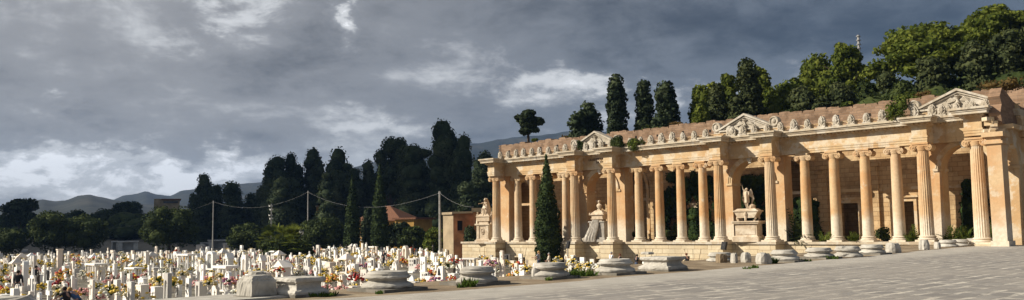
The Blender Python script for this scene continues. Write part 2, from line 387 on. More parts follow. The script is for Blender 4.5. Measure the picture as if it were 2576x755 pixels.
def lumps_for(kind, h, r, seed):
    q = random.Random(seed); L = []
    if kind == 'cypress':             # old broad cypress, several leaders
        nl = q.randint(2, 3); leaders = [(0, 0, 1.0)]+[(q.uniform(-.4, .4)*r, q.uniform(-.4, .4)*r, q.uniform(.72, .93)) for _ in range(nl)]
        for lx, ly, lh in leaders:
            n = 8
            for i in range(n):
                t = (i+.4)/n; z = h*lh*t
                rr = r*.84*(1-t**4.5*.45)*(.85+.15*min(1, t*5))*q.uniform(.85, 1.12)*(1 if lh == 1 else .85)
                a = q.uniform(0, 6.3)
                L.append((lx+.2*r*math.cos(a), ly+.2*r*math.sin(a), z, rr, rr, h*lh/n*1.0))
        for i in range(14):
            t = q.uniform(.1, .95); a = q.uniform(0, 6.3); rr = r*.86*(1-t**3*.5)
            L.append((rr*math.cos(a)*.75, rr*math.sin(a)*.75, h*t, r*.34, r*.34, h*.06))
    elif kind == 'spire':             # neat cypress with rounded top
        n = 10
        for i in range(n):
            t = (i+.5)/n; rr = r*(1-max(0, t-.55)**1.6*1.35)*(.82+.18*min(1, t*4))*q.uniform(.9, 1.05); a = q.uniform(0, 6.3)
            L.append((.13*r*math.cos(a), .13*r*math.sin(a), h*t*.97, rr, rr, h/n*1.05))
        for i in range(18):
            t = q.uniform(.08, .88); a = q.uniform(0, 6.3); rr = r*(1-max(0, t-.55)**1.6*1.35)
            L.append((rr*.7*math.cos(a), rr*.7*math.sin(a), h*t, r*.38, r*.38, h*.05))
    elif kind == 'slim':              # pointed young cypress
        n = 13
        for i in range(n):
            t = (i+.5)/n; rr = r*(.78+.22*t/.14 if t < .14 else 1 if t < .3 else (1-((t-.3)/.7)**1.55*.95))
            L.append((q.uniform(-.12, .12)*r*(1-t), q.uniform(-.12, .12)*r*(1-t), h*t*.985, max(rr, .14*r)*q.uniform(.86, 1.08), max(rr, .14*r), h/n*1.15))
    elif kind == 'round':
        for i in range(16):
            a = q.uniform(0, 6.3); e = q.uniform(-.5, 1.2); k = q.uniform(.5, .68)
            L.append((r*k*math.cos(a)*math.cos(e), r*k*math.sin(a)*math.cos(e), h*.52+h*.36*math.sin(e), r*q.uniform(.33, .5), r*q.uniform(.33, .5), h*q.uniform(.14, .22)))
        L.append((0, 0, h*.5, r*.8, r*.8, h*.42))
    elif kind == 'pine':
        for i in range(44):
            a = q.uniform(0, 6.3); k = math.sqrt(q.random())
            z = h*(.9-.34*k*k)+q.uniform(-.06, .03)*h
            L.append((r*k*.85*math.cos(a), r*k*.85*math.sin(a), z, r*q.uniform(.2, .34), r*q.uniform(.2, .34), h*q.uniform(.055, .10)))
        for i in range(20):
            a = q.uniform(0, 6.3); k = q.uniform(.5, .95)
            L.append((r*k*math.cos(a), r*k*math.sin(a), h*q.uniform(.34, .62), r*.24, r*.24, h*.075))
    elif kind == 'mop':               # bare trunk with a rounded head
        for i in range(22):
            a = q.uniform(0, 6.3); k = math.sqrt(q.random())*.72; t = q.uniform(.80, .965); w = 1-abs(t-.89)*4.5
            L.append((r*k*w*math.cos(a), r*k*w*math.sin(a), h*t, r*.34, r*.34, h*.022))
        L.append((0, 0, h*.975, r*.4, r*.4, h*.022)); L.append((0, 0, h*.90, r*.6, r*.6, h*.05))
    elif kind == 'loose':             # irregular conical pine, layered
        n = 26
        for i in range(n):
            t = .15+.83*i/n; a = i*2.4+q.uniform(-.4, .4); rr = r*(1-t**1.7*.78)*q.uniform(.65, 1.0)
            s = r*q.uniform(.26, .4)*(1.1-.4*t)
            L.append((rr*.66*math.cos(a), rr*.66*math.sin(a), h*t*.97, s, s, h*.075))
        for i in range(5): L.append((0, 0, h*(.2+.16*i), r*.45*(1-.13*i), r*.45*(1-.13*i), h*.1))
    elif kind == 'umbrella':
        for i in range(15):
            a = q.uniform(0, 6.3); k = q.uniform(.2, .75); t = q.uniform(.5, .95)
            w = 1-abs(t-.68)*1.2
            L.append((r*k*w*math.cos(a), r*k*w*math.sin(a), h*t, r*.36, r*.36, h*.09))
        L.append((0, 0, h*.9, r*.5, r*.5, h*.1)); L.append((0, 0, h*.65, r*.7, r*.7, h*.14))
    return L
SIZE = dict(cypress=.52, spire=.38, slim=.3, round=.42, pine=.42, loose=.5, umbrella=.5, mop=.4)
def tree(name, label, kind, mat, loc, h, r, seed, group=None, nleaf=4500, cat='tree', size=None, trunk_h=None, core=.7):
    t = thing(name, label, cat, loc, 0, group)
    me = crown_mesh('crown', lumps_for(kind, h, r, seed), nleaf, (size or SIZE[kind]), mat, seed, core=core)
    setmesh('crown', me, t)
    q = random.Random(seed); mb = MB()
    th = trunk_h or h*(.93 if kind == 'mop' else .8 if kind in ('cypress', 'spire', 'slim') else .72)
    r0 = max(.12, h*.022)
    mb.tube([(0, 0, -.5), (q.uniform(-.1, .1), q.uniform(-.1, .1), th*.4), (q.uniform(-.2, .2), q.uniform(-.2, .2), th)], [r0*1.35, r0, r0*.3])
    if kind in ('pine', 'round', 'loose', 'umbrella'):
        for i in range(7):
            a = i*.9+q.uniform(-.3, .3); z0 = th*q.uniform(.35, .75)
            mb.tube([(0, 0, z0), (r*.3*math.cos(a), r*.3*math.sin(a), z0+h*.1), (r*.7*math.cos(a), r*.7*math.sin(a), z0+h*.2)], [r0*.55, r0*.35, r0*.12], 5)
    mb.build('trunk', 'bark', t, loc=(0, 0, 0), smooth=True)
    return t

# ------------------------------------------------------------------ terrain
def sm(a, b, x):
    t = min(1, max(0, (x-a)/(b-a))); return t*t*(3-2*t)
def gz(x, y):                                     # low ground: the cemetery, rising slowly far behind it
    r = math.hypot(x, y)
    return -2.5+sm(215, 420, r)*7.0
def hz(x, y):                                     # the slope behind the portico
    s = sm(-1.0*y-2, -.90*y+2, x)
    return -2.7+s*(11.8+max(0, y-72)*.17*sm(-80, -15, x)+max(0, y-72)*.05)
def grid(name, xs, ys, fz, mat, label=None):
    vs = [(x, y, fz(x, y)) for y in ys for x in xs]; n = len(xs)
    fs = [(j*n+i, j*n+i+1, (j+1)*n+i+1, (j+1)*n+i) for j in range(len(ys)-1) for i in range(n-1)]
    o = MB().add(vs, fs).build(name, mat, smooth=True); return tag(o, label, None, None, 'structure')
def geo(a, b, n, k):                              # graded spacing
    return [a+(b-a)*((i/n)**k) for i in range(n+1)]
xs = sorted(set([-x for x in geo(21, 4000, 46, 3.0)]+[-20.9, -15.5, 60, 500, 2000, 4000]))
ys = sorted(set([-4000, -2000, -600, -150, -40]+geo(-10, 4000, 46, 3.0)))
grid('ground', xs, ys, gz, 'gravel')
grid('hillside', [-150+i*3 for i in range(80)], [72.3+i*3.2 for i in range(40)], lambda x, y: hz(x, y)+.5*math.sin(x*.21)*math.cos(y*.17), 'hill')
# plaza terrace, 2.6 m above the cemetery, with an uneven earth margin
mb = MB(); edge = []
q = random.Random(3)
for i in range(60):
    y = -12+i*1.4
    x = -20.9+.25*math.sin(y*.6)-1.9*sm(20, 34, y)+q.uniform(-.1, .1)
    edge.append((x, min(y, 64.25)))
    if y > 64.25: break
poly = edge+[(62, 64.25), (62, -12)]
mb.prism(poly, -2.7, 0.0, 'z'); o = mb.build('terrace_earth', 'dirt'); tag(o, kind='structure')
mb = MB(); pe = [(-17.25-.12*math.sin(y*.9)-1.15*sm(16, 9, y)-.9*sm(40, 55, y)+q.uniform(-.05, .05), y) for y in [-12+i*1.6 for i in range(47)]]
mb.prism(pe+[(-15.8, 64.2), (62, 64.2), (62, -12)], -.05, .006, 'z'); o = mb.build('plaza', 'plaza'); tag(o, kind='structure')
mb = MB(); mb.prism([(-21.35, 2), (-21.05, 12.4), (-19.2, 12.4), (-19.2, 2)], -.2, .05, 'z'); tag(mb.build('terrace_kerb', 'relic'), kind='structure')

# mountains
def ridge(name, pts, depth, seed, back=900):
    q = np.random.default_rng(seed); ph = q.uniform(0, 6.3, 12)
    px = np.arange(pts[0][0], pts[-1][0]+1, 8); py = np.interp(px, [p[0] for p in pts], [p[1] for p in pts])
    vs = []; rows = [(-.34, 0.0), (-.24, .3), (-.16, .55), (-.08, .82), (0, 1.0), (.12, .8), (.3, .3), (.45, 0)]
    for k, (dr, hh) in enumerate(rows):
        for i, (x, y) in enumerate(zip(px, py)):
            P = ondepth(x, y, depth); top = P[2]-4
            jag = sum(math.sin(x*.013*(j+1)*(1+.13*j)+ph[j]+k*.9)/(j+1.5) for j in range(8))
            d = Vector((P[0], P[1])).normalized(); rr = math.hypot(P[0], P[1])*(1+dr+.012*jag*(1 if k != 4 else 0))
            z = 4+top*hh*(1+.09*jag*(1 if 0 < k < 7 and k != 4 else 0))+(0 if k != 4 else top*.012*jag)
            vs.append((d.x*rr, d.y*rr, z if hh > 0 else 2.0))
    n = len(px); fs = [(j*n+i, j*n+i+1, (j+1)*n+i+1, (j+1)*n+i) for j in range(len(rows)-1) for i in range(n-1)]
    tag(MB().add(vs, fs).build(name, 'mount', smooth=True), kind='structure')
ridge('near_hills', [(-260, 560), (-100, 540), (0, 522), (60, 512), (85, 505), (110, 502), (140, 507), (165, 505), (195, 493), (225, 489), (262, 496), (290, 502), (325, 511), (420, 516), (520, 516), (700, 520), (800, 540)], 1500, 1)
ridge('far_mountains', [(180, 530), (240, 515), (285, 503), (312, 491), (345, 487), (368, 482), (395, 491), (430, 494), (455, 480), (482, 477), (520, 469), (560, 464), (600, 462), (650, 459), (720, 452), (800, 440), (900, 420), (1000, 392), (1080, 377), (1180, 361), (1240, 354), (1300, 346), (1360, 340), (1420, 334), (1600, 330), (1800, 335), (1900, 360)], 2400, 5)

# ------------------------------------------------------------------ the portico
YS, YF, YW, YB = 65.0, 63.7, 65.0, 68.7
SMOOTH = [-64.2, -61.95, -59.5, -57.35, -48.2, -45.87, -43.53, -41.2, -31.67, -29.26, -26.82, -24.5]
FLUTED = [(-66.2, YF), (-55.06, YF), (-50.41, YF), (-38.8, YF), (-34.05, YF), (-22.1, YF), (-17.95, 61.6)]
PC = thing('colonnaded_portico', 'long ochre ruined stone portico with columns, arches and brick back wall', 'portico', (-42, 64.5, 0))
# podium with low cellar windows
WIN = [-69.0, -63.4, -57.9, -52.7, -47.3, -42.2]
mb = MB(); x0, x1 = -72.5, -15.9; yf, yb = 64.3, 65.2
mb.box(x0, x1, yf, yb, -1.42, 0.02); mb.box(x0, x1, yf, yb, -2.9, -2.12)
e = x0
for w in WIN+[None]:
    l = w-.78 if w else x1
    mb.box(e, l, yf, yb, -2.12, -1.42); e = w+.78 if w else x1
for fx, fy in FLUTED[:6]: mb.box(fx-.72, fx+.72, fy-.95, yf, -2.9, .12)
mb.box(FLUTED[6][0]-.72, FLUTED[6][0]+.72, FLUTED[6][1]-.9, yf, -.2, .12)
mb.box(-72.5, -70.2, 65.2, 69.5, -2.9, .02)
mb.build('podium', 'podium', PC)
mb = MB()
for w in WIN: mb.box(w-1.5, w+1.5, 65.25, 66.6, -2.4, -1.2)
mb.build('cellar_shade_block', 'hole', PC)  # solid near-black blocks painting the darkness behind the cellar windows
for w in WIN:                                        # flat-arch stones over each window
    mb = MB()
    for k, (a, b) in enumerate(((-.75, -.45), (-.18, .18), (.45, .75))):
        sh = (-.22, 0, .22)[k]
        mb.prism([(w+a, -1.42), (w+b, -1.42), (w+b+sh*1.2, -.42), (w+a+sh*1.2, -.42)], yf-.03, yf, 'y')
    mb.build('window_lintel', 'podium', PC)
mb = MB()
mb.box(-72.6, -15.8, 64.15, 64.3, .0, .2)
for fx, fy in FLUTED[:6]: mb.box(fx-.84, fx+.84, fy-1.07, 64.15, .03, .24)
mb.box(-72.5, -15.8, 64.3, 71.5, .02, .195)
mb.build('podium_coping', 'cornice', PC)

def column_parts(h, r, fl):
    mb = MB()
    prof = [(r*1.02, .42)]+[(r*(1-.16*(t**1.7)), .42+(h-.42-.55)*t) for t in [k/9 for k in range(1, 10)]]
    mb.lathe(prof, n=40 if fl else 28, flute=.075 if fl else 0)
    sh = mb.mesh('column', 'column', smooth=not fl)
    mb = MB(); mb.box(-r*1.42, r*1.42, -r*1.42, r*1.42, 0, .13)
    mb.lathe([(r*1.36, .13), (r*1.42, .18), (r*1.36, .23), (r*1.2, .25), (r*1.16, .29), (r*1.24, .32), (r*1.27, .36), (r*1.2, .41), (r*1.05, .43)], n=28)
    ba = mb.mesh('column_base', 'column', smooth=True)
    mb = MB(); rt = r*.84; z = h-.55
    mb.lathe([(rt, z-.02), (rt*1.1, z+.03), (rt*1.1, z+.08), (rt*1.28, z+.2), (rt*1.3, z+.32)], n=24)
    mb.box(-rt*1.5, rt*1.5, -rt*1.25, rt*1.25, z+.30, z+.43)
    mb.box(-rt*1.45, rt*1.45, -rt*1.4, rt*1.4, z+.43, z+.55)
    for sx in (-1, 1):                               # volutes: scroll with raised rim and eye, front and back joined by the bolster
        cx = sx*rt*1.42; cz = z+.20
        n = 18
        ring = [(cx+.235*math.cos(2*math.pi*k/n), cz+.235*math.sin(2*math.pi*k/n)) for k in range(n)]
        mb.prism(ring, -rt*1.18, rt*1.18, 'y')
        for s2 in (-1, 1):
            pts = [(cx+(.21-.17*k/22)*math.cos(sx*k*.55+math.pi/2), s2*rt*1.2, cz+(.21-.17*k/22)*math.sin(sx*k*.55+math.pi/2)) for k in range(22)]
            mb.tube(pts, .026, 5)
            mb.ball((cx, s2*rt*1.2, cz), (.05, .04, .05), 8, 5)
    ca = mb.mesh('capital', 'column', smooth=True)
    return sh, ba, ca
PR = {False: column_parts(7.06, .42, False), True: column_parts(7.02, .46, True)}
def column(x, y, z, fl, rz=0):
    sh, ba, ca = PR[fl]
    c = setmesh('column', sh, PC, Vector((x, y, z))-PC.location)
    if fl: c['label'] = 'fluted column standing forward on a pedestal'
    setmesh('column_base', ba, c); setmesh('capital', ca, c, rz=rz)
for x in SMOOTH: column(x, YS, .19, False)
for x, y in FLUTED: column(x, y, .24 if y == YF else .12, True)

# pilasters and arch walls of the pavilions
AR = [(-52.73, -55.06, -50.41, 1.85, 5.2), (-36.45, -38.8, -34.05, 1.85, 5.2), (-19.75, -22.1, -17.25, 1.6, 5.45)]
for cx, a, b, r, sp in AR:
    mb = MB(); mb.prism(arch_poly(a-.55, b+.55, .195, 7.25, [(cx, r, sp, True)], 16), YW, YW+1.35, 'y'); mb.build('arch_wall', 'column', PC)
mb = MB(); mb.box(-66.9, -65.5, YW, YW+1.3, .195, 7.25); mb.build('end_pilaster', 'column', PC)
for cx, a, b, r, sp in AR:                           # moulded archivolt with keystone, imposts
    mb = MB(); n = 20
    for k, (r0, r1, d) in enumerate(((r+.0, r+.16, .05), (r+.16, r+.30, .09), (r+.30, r+.38, .14))):
        o_ = [(cx+r1*math.cos(math.pi*i/n), sp+r1*math.sin(math.pi*i/n)) for i in range(n+1)]
        i_ = [(cx+r0*math.cos(math.pi*i/n), sp+r0*math.sin(math.pi*i/n)) for i in range(n, -1, -1)]
        mb.prism(o_+i_, YW-d, YW, 'y')
    mb.build('archivolt', 'facade', PC)
    mb = MB(); mb.prism([(cx-.14, 6.95), (cx+.14, 6.95), (cx+.22, 7.25), (cx-.22, 7.25)], YW-.3, YW, 'y')
    mb.prism([(cx-.11, 6.8), (cx+.11, 6.8), (cx+.14, 6.95), (cx-.14, 6.95)], YW-.2, YW, 'y'); mb.build('keystone', 'antefix', PC)
    for sx in (-1, 1):
        mb = MB(); mb.box(min(cx+sx*(r-.06), cx+sx*(r+.55)), max(cx+sx*(r-.06), cx+sx*(r+.55)), YW-.1, YW+1.42, sp-.2, sp)
        mb.build('impost', 'facade', PC)
# entablature: straight bays, blocks breaking forward over the fluted columns
LV = [(7.25, 7.42, 0), (7.42, 7.6, .03), (7.6, 7.74, .06), (7.74, 8.42, .0), (8.42, 8.52, .10), (8.52, 8.66, .2)]
def ent(mbA, mbC, x0, x1, yf, yb, ressaut=False, left=False, right=False):
    g = .003 if ressaut else 0
    for z0, z1, d in LV:
        dl = d if (ressaut or left) else 0; dr = d if (ressaut or right) else 0
        mbA.box(x0-dl, x1+dr, yf-d, yb, z0+g, z1+g)
    for z0, z1, d in ((8.66, 8.84, .62), (8.84, 8.96, .68), (8.96, 9.1, .78)):
        dl = d-.1 if (ressaut or left) else 0; dr = d-.1 if (ressaut or right) else 0
        mbC.box(x0-dl, x1+dr, yf-d, yb, z0+g, z1+g)
    n = max(2, int((x1-x0)/.3))
    for i in range(n):                               # dentils
        xx = x0+(x1-x0)*(i+.5)/n; mbA.box(xx-.08, xx+.08, yf-.36, yf-.2, 8.53, 8.655)
A, C = MB(), MB()
res = [(-66.7, -65.7, 62.95)]+[(x-.52, x+.52, 63.2) for x, y in FLUTED[1:6]]+[(-18.5, -17.4, 61.1)]
e = None
for i, (a, b, yf) in enumerate(res):
    ent(A, C, a, b, yf, 65.7, True)
    nx = res[i+1][0] if i+1 < len(res) else None
    if nx: ent(A, C, b, nx, 64.55, 65.7)
ent(A, C, -67.6, -66.7, 64.5, 69.2, False, True)
ent(A, C, -17.4, -15.9, 64.55, 65.7)
A.build('entablature', 'facade', PC); C.build('cornice', 'cornice', PC)
# inscription on the frieze
def text(s, size, loc, mat, parent, name='inscription', rx=90, rz=0, depth=.012):
    cu = bpy.data.curves.new(name, 'FONT'); cu.body = s; cu.size = size; cu.align_x = 'CENTER'; cu.extrude = depth
    tmp = bpy.data.objects.new(name, cu); COL.objects.link(tmp)
    dg = bpy.context.evaluated_depsgraph_get(); me = bpy.data.meshes.new_from_object(tmp.evaluated_get(dg))
    bpy.data.objects.remove(tmp); me.materials.clear(); me.materials.append(MAT[mat])
    o = setmesh(name, me, parent, loc); o.rotation_euler = (R(rx), 0, R(rz)); return o
MAT['letters'] = plain('dark incised letters', (.10, .055, .025), .8, .2)
text('GIUSEPPE LA FARINA', .34, Vector((-52.3, 64.53, 8.1))-PC.location, 'letters', PC)
text('PATRIA', .36, Vector((-52.3, 64.53, 7.8))-PC.location, 'letters', PC)

# antefixes on the cornice and the pierced parapet behind them
def antefix_mesh(seed):
    q = random.Random(seed); mb = MB()
    out = []
    for k in range(13):
        t = math.pi*(-.05+1.1*k/12); lob = 1+.12*(k % 2); rr = .215*lob*q.uniform(.93, 1.05)
        out.append((rr*math.cos(t), .34+rr*1.75*math.sin(t)))
    out = [(.25, 0), (.23, .1)]+out+[(-.23, .1), (-.25, 0)]
    mb.prism(out, -.10, .06, 'y')
    mb.box(-.27, .27, -.17, .1, 0, .1)
    for k in range(7):
        t = math.pi*(.04+.92*k/6); mb.tube([(0, -.09, .16), (.10*math.cos(t), -.15, .34+.2*math.sin(t)), (.19*math.cos(t), -.11, .34+.34*math.sin(t))], [.03, .042, .022], 5)
    mb.ball((-.15, -.1, .17), .055, 6, 4); mb.ball((.15, -.1, .17), .055, 6, 4)
    return mb.mesh('antefix', 'antefix', smooth=False)
AM = [antefix_mesh(s) for s in range(4)]
ax = []
x = -65.9
while x < -16.8: ax.append(x); x += 1.17
for i, x in enumerate(ax):
    over = any(a-.6 < x < b+.6 for a, b, _ in res)
    if rnd.random() < .06: continue
    o = setmesh('antefix', AM[i % 4], PC, Vector((x, 64.12, 9.1))-PC.location, rz=rnd.uniform(-.12, .12))
    s = rnd.uniform(1.08, 1.28); o.scale = (s, s, s*rnd.uniform(.92, 1.06)); o.rotation_euler[0] = R(rnd.uniform(-6, 6))
mb = MB(); p = [(-66.3, 9.1), (-66.3, 9.43), (-16.0, 9.43), (-16.0, 9.1)]
for x in reversed(ax[:-1]):
    cx = x+.585; r = .22
    p += [(cx+r, 9.1), (cx+r, 9.18)]+[(cx+r*math.cos(t), 9.18+r*math.sin(t)) for t in (.6, 1.2, 1.57, 1.94, 2.54)]+[(cx-r, 9.18), (cx-r, 9.1)]
mb.prism(p, 64.24, 64.36, 'y'); mb.box(-66.4, -15.9, 64.2, 64.4, 9.43, 9.48)
mb.box(-66.2, -16.1, 64.9, 65.1, 9.1, 9.3)
mb.build('parapet', 'facade', PC)
# pediments with relief and medallions
for k, (cx, a, b, _r, _s) in enumerate(AR):
    w = 2.35 if k < 2 else 2.6; y0 = 64.25; zb = 9.72; za = 10.95
    mb = MB(); mb.box(cx-w, cx+w, y0+.12, y0+.75, 9.1, zb)
    mb.prism([(cx-w, zb), (cx+w, zb), (cx, za-.12)], y0+.12, y0+.7, 'y')
    pe = mb.build('pediment', 'antefix', PC)
    mb = MB()
    for sx in (-1, 1):
        mb.prism([(cx+sx*(w+.1), zb), (cx+sx*(w+.1), zb+.14), (cx, za+.05), (cx, za-.13)], y0-.14, y0+.72, 'y')
        mb.prism([(cx+sx*(w-.25), zb+.02), (cx+sx*(w-.25), zb+.1), (cx, za-.2), (cx, za-.3)], y0-.02, y0+.12, 'y')
    mb.box(cx-w-.08, cx+w+.08, y0-.12, y0+.12, zb-.13, zb-.002)
    off = PC.location; o = mb.build('raking_cornice', 'antefix', None); o.parent = pe; o.location = -off
    mb = MB()                                        # winged hourglass
    mb.lathe([(.2, 0), (.2, .06), (.15, .08), (.05, .28), (.15, .48), (.2, .5), (.2, .56)], (cx, y0+.02, zb+.2), 10)
    for sx in (-1, 1):
        for i in range(6): mb.tube([(cx+sx*.16, y0+.08, zb+.42), (cx+sx*(.45+.06*i), y0+.06, zb+.62-.07*i), (cx+sx*(.8-.04*i), y0+.1, zb+.44-.075*i)], [.05, .07, .02], 5)
    o = mb.build('hourglass_relief', 'antefix', None); o.parent = pe; o.location = -off
    for sx in (-1, 1):
        if k == 2 and sx > 0: continue
        mx = cx+sx*(w+.35); mb = MB(); n = 20; zc = 10.05 if k else 9.95
        mb.prism([(mx+.42*math.cos(2*math.pi*i/n), zc+.42*math.sin(2*math.pi*i/n)) for i in range(n)], y0-.05, y0+.4, 'y')
        mb.tube([(mx+.36*math.cos(2*math.pi*i/n), y0-.07, zc+.36*math.sin(2*math.pi*i/n)) for i in range(n+1)], .06, 6)
        mb.ball((mx, y0-.06, zc+.03), (.16, .12, .2), 9, 6); mb.box(mx-.3, mx+.3, y0, y0+.5, 9.1, 9.66)
        mb.build('medallion', 'antefix', PC)
    for dx in (-1.0, 0, 1.0):
        o = setmesh('antefix', AM[(k+int(dx)) % 4], PC, Vector((cx+dx, y0-.25, 9.1))-PC.location); o.scale = (1.15,)*3
# gallery back wall: ashlar with doors and niches, brick above with broken top
HO = [(-67.3, 1.45, 5.5, True), (-62.0, .75, 3.3, False), (-51.6, 1.6, 5.5, True), (-47.0, .8, 3.3, False), (-44.5, .8, 3.3, False), (-35.0, 1.6, 5.5, True), (-29.85, .8, 3.25, False), (-25.5, .8, 3.25, False), (-18.0, 1.1, 5.2, True)]
mb = MB(); mb.prism(arch_poly(-70.3, -16.5, .195, 9.2, HO), YB, YB+.9, 'y'); mb.build('back_wall', 'backwall', PC)
mb = MB(); mb.box(-70.3, -16.5, 71.4, 72.0, .1, 9.2); mb.box(-70.3, -16.5, YB+.9, 71.4, 8.0, 8.4); mb.box(-70.3, -69.9, YB+.9, 71.4, .2, 8.0); mb.build('inner_passage', 'backwall', PC)
for cx, r, sp, ar in HO:
    mb = MB()
    if ar:
        n = 18
        for r0, r1, d in ((r, r+.22, .12), (r+.22, r+.38, .22)):
            mb.prism([(cx+r1*math.cos(math.pi*i/n), sp+r1*math.sin(math.pi*i/n)) for i in range(n+1)]+[(cx+r0*math.cos(math.pi*i/n), sp+r0*math.sin(math.pi*i/n)) for i in range(n, -1, -1)], YB-d, YB, 'y')
        for sx in (-1, 1): mb.box(min(cx+sx*r, cx+sx*(r+.34)), max(cx+sx*r, cx+sx*(r+.34)), YB-.08, YB, .2, sp)
        mb.build('niche_frame', 'facade', PC)
    else:
        mb.box(cx-r-.22, cx-r, YB-.1, YB, .2, sp); mb.box(cx+r, cx+r+.22, YB-.1, YB, .2, sp); mb.box(cx-r-.22, cx+r+.22, YB-.1, YB, sp, sp+.3); mb.box(cx-r-.4, cx+r+.4, YB-.28, YB, sp+.3, sp+.45)
        mb.build('door_frame', 'facade', PC)
mb = MB(); mb.box(-70.3, -16.5, YB-.1, YB-.002, 4.15, 4.4); mb.box(-70.3, -16.5, YB-.3, YB+.3, 9.2, 9.5)
mb.build('string_course', 'facade', PC)
for x in (-60.2, -54.6, -49.0, -45.4, -41.6, -38.9, -31.9, -27.7, -23.2):
    mb = MB(); mb.box(x-.42, x+.42, YB-.28, YB, .2, 6.1); mb.box(x-.52, x+.52, YB-.36, YB, 6.1, 6.4); mb.build('wall_pilaster', 'backwall', PC)
q = random.Random(11); top = []; x = -70.7
while x < -14.6:
    w = q.uniform(.95, 1.15); h = 11.3+q.uniform(-.09, .09)
    d_ = q.uniform(.06, .2); top += [(x, h-.03), (x+.08, h), (x+w*.3, h+q.uniform(-.03, .05)), (x+w*.6, h+q.uniform(-.03, .05)), (x+w-.16, h), (x+w-.1, h-.03), (x+w-.09, h-d_), (x+w-.01, h-d_)]; x += w
mb = MB(); mb.prism([(-70.7, 9.5)]+[(a, max(9.6, b)) for a, b in top]+[(top[-1][0], 9.5)], YB+.15, YB+1.3, 'y')
mb.build('brick_wall', 'brick', PC)
mb = MB(); x = -69.4
for k in range(17): mb.box(-71.0+(k % 2)*.16, -70.68, YB+.1, YB+1.2, 9.0+k*.135, 9.0+k*.135+.10)
mb.build('toothed_edge', 'brick', PC)
mb = MB(); x = -69.3
while x < -16:
    z = 10.45+q.uniform(-.12, .12); s = q.uniform(.09, .14); mb.box(x-s, x+s, YB+.146, YB+.2, z-s, z+s); x += q.uniform(1.9, 3.4)
mb.build('putlog_shade_patches', 'hole', PC)  # near-black patches on the brick face, painting the shade inside putlog openings
# corner pier and the return wall that runs back on the right
mb = MB(); mb.box(-16.95, -16.1, 60.2, 61.4, .006, 7.0); mb.box(-17.05, -16.0, 60.1, 61.5, .007, .35)
mb.box(-17.08, -15.98, 60.06, 61.55, 6.55, 6.72); mb.box(-17.16, -15.9, 59.98, 61.6, 7.0, 7.3); mb.build('corner_pier', 'column', PC)
mb = MB(); mb.prism(arch_poly(61.4, 86, .006, 7.6, [(62.8, 1.34, 5.35, True), (67.9, 1.34, 5.35, True), (73.0, 1.34, 5.35, True), (78.1, 1.34, 5.35, True)]), -17.25, -16.15, 'x')
mb.build('return_wall', 'facade', PC)
mb = MB()
for y in (65.0, 70.05, 75.1): mb.box(-16.15, -15.75, y, y+.8 if y > 62 else y+.6, .006, 7.2); mb.box(-16.15, -15.65, y-.1, y+.9 if y > 62 else y+.7, 4.9, 5.1)
mb.box(-17.3, -15.7, 61.65, 86, 7.6, 7.9)
for y in (64.02, 66.45, 69.1): mb.box(-17.32, -16.06, y, y+.3, 5.12, 5.3)
mb.build('return_pilasters', 'facade', PC)
p = [(61.2, 7.9), (60.9, 8.6), (61.3, 9.2), (61.0, 9.7), (61.6, 10.3), (62.5, 10.1), (64, 9.6), (66, 9.4), (68, 9.45), (71, 9.2), (86, 9.0), (86, 7.9)]
mb = MB(); mb.prism(p, -16.9, -16.2, 'x'); mb.build('broken_brick_attic', 'brick_side', PC)
mb = MB()
for k in range(11): mb.box(*(lambda x, y, z, s: (x-s, x+s*1.2, y-s, y+s, z, z+s))(q.uniform(-17.3, -16.6), q.uniform(60.3, 61.3), 7.3+k*.10, q.uniform(.12, .25)), 0, q.uniform(0, 1))
mb.build('broken_masonry', 'facade', PC)

# ------------------------------------------------------------------ figures
def skin(name, chains, mat, parent=None, sub=1, smooth=True, loc=None, extra=None):
    """one continuous skinned surface: chains = lists of (x,y,z,r); equal points are shared"""
    vs = []; idx = {}; ed = []; rad = []
    def vid(p):
        k = tuple(round(c, 4) for c in p[:3])
        if k not in idx: idx[k] = len(vs); vs.append(p[:3]); rad.append(p[3])
        return idx[k]
    for ch in chains:
        ids = [vid(p) for p in ch]; ed += [(a, b) for a, b in zip(ids, ids[1:]) if a != b]
    me = bpy.data.meshes.new(name); me.from_pydata(vs, ed, [])
    o = bpy.data.objects.new(name, me); COL.objects.link(o)
    md = o.modifiers.new('skin', 'SKIN'); md.use_smooth_shade = True
    for i, d in enumerate(me.skin_vertices[0].data): d.radius = (rad[i], rad[i]); d.use_root = (i == 0)
    sb = o.modifiers.new('sub', 'SUBSURF'); sb.levels = sub; sb.render_levels = sub
    dg = bpy.context.evaluated_depsgraph_get(); m2 = bpy.data.meshes.new_from_object(o.evaluated_get(dg))
    bpy.data.objects.remove(o)
    if extra:                                         # fold further shapes into the same mesh
        n0 = len(m2.vertices); v = [tuple(x.co) for x in m2.vertices]+extra.v; f = [tuple(p.vertices) for p in m2.polygons]+[tuple(i+n0 for i in ff) for ff in extra.f]
        m2 = bpy.data.meshes.new(name); m2.from_pydata(v, [], f); m2.polygons.foreach_set('use_smooth', [True]*len(f))
    m2.materials.clear(); m2.materials.append(MAT[mat])
    r = setmesh(name, m2, parent, loc); return r
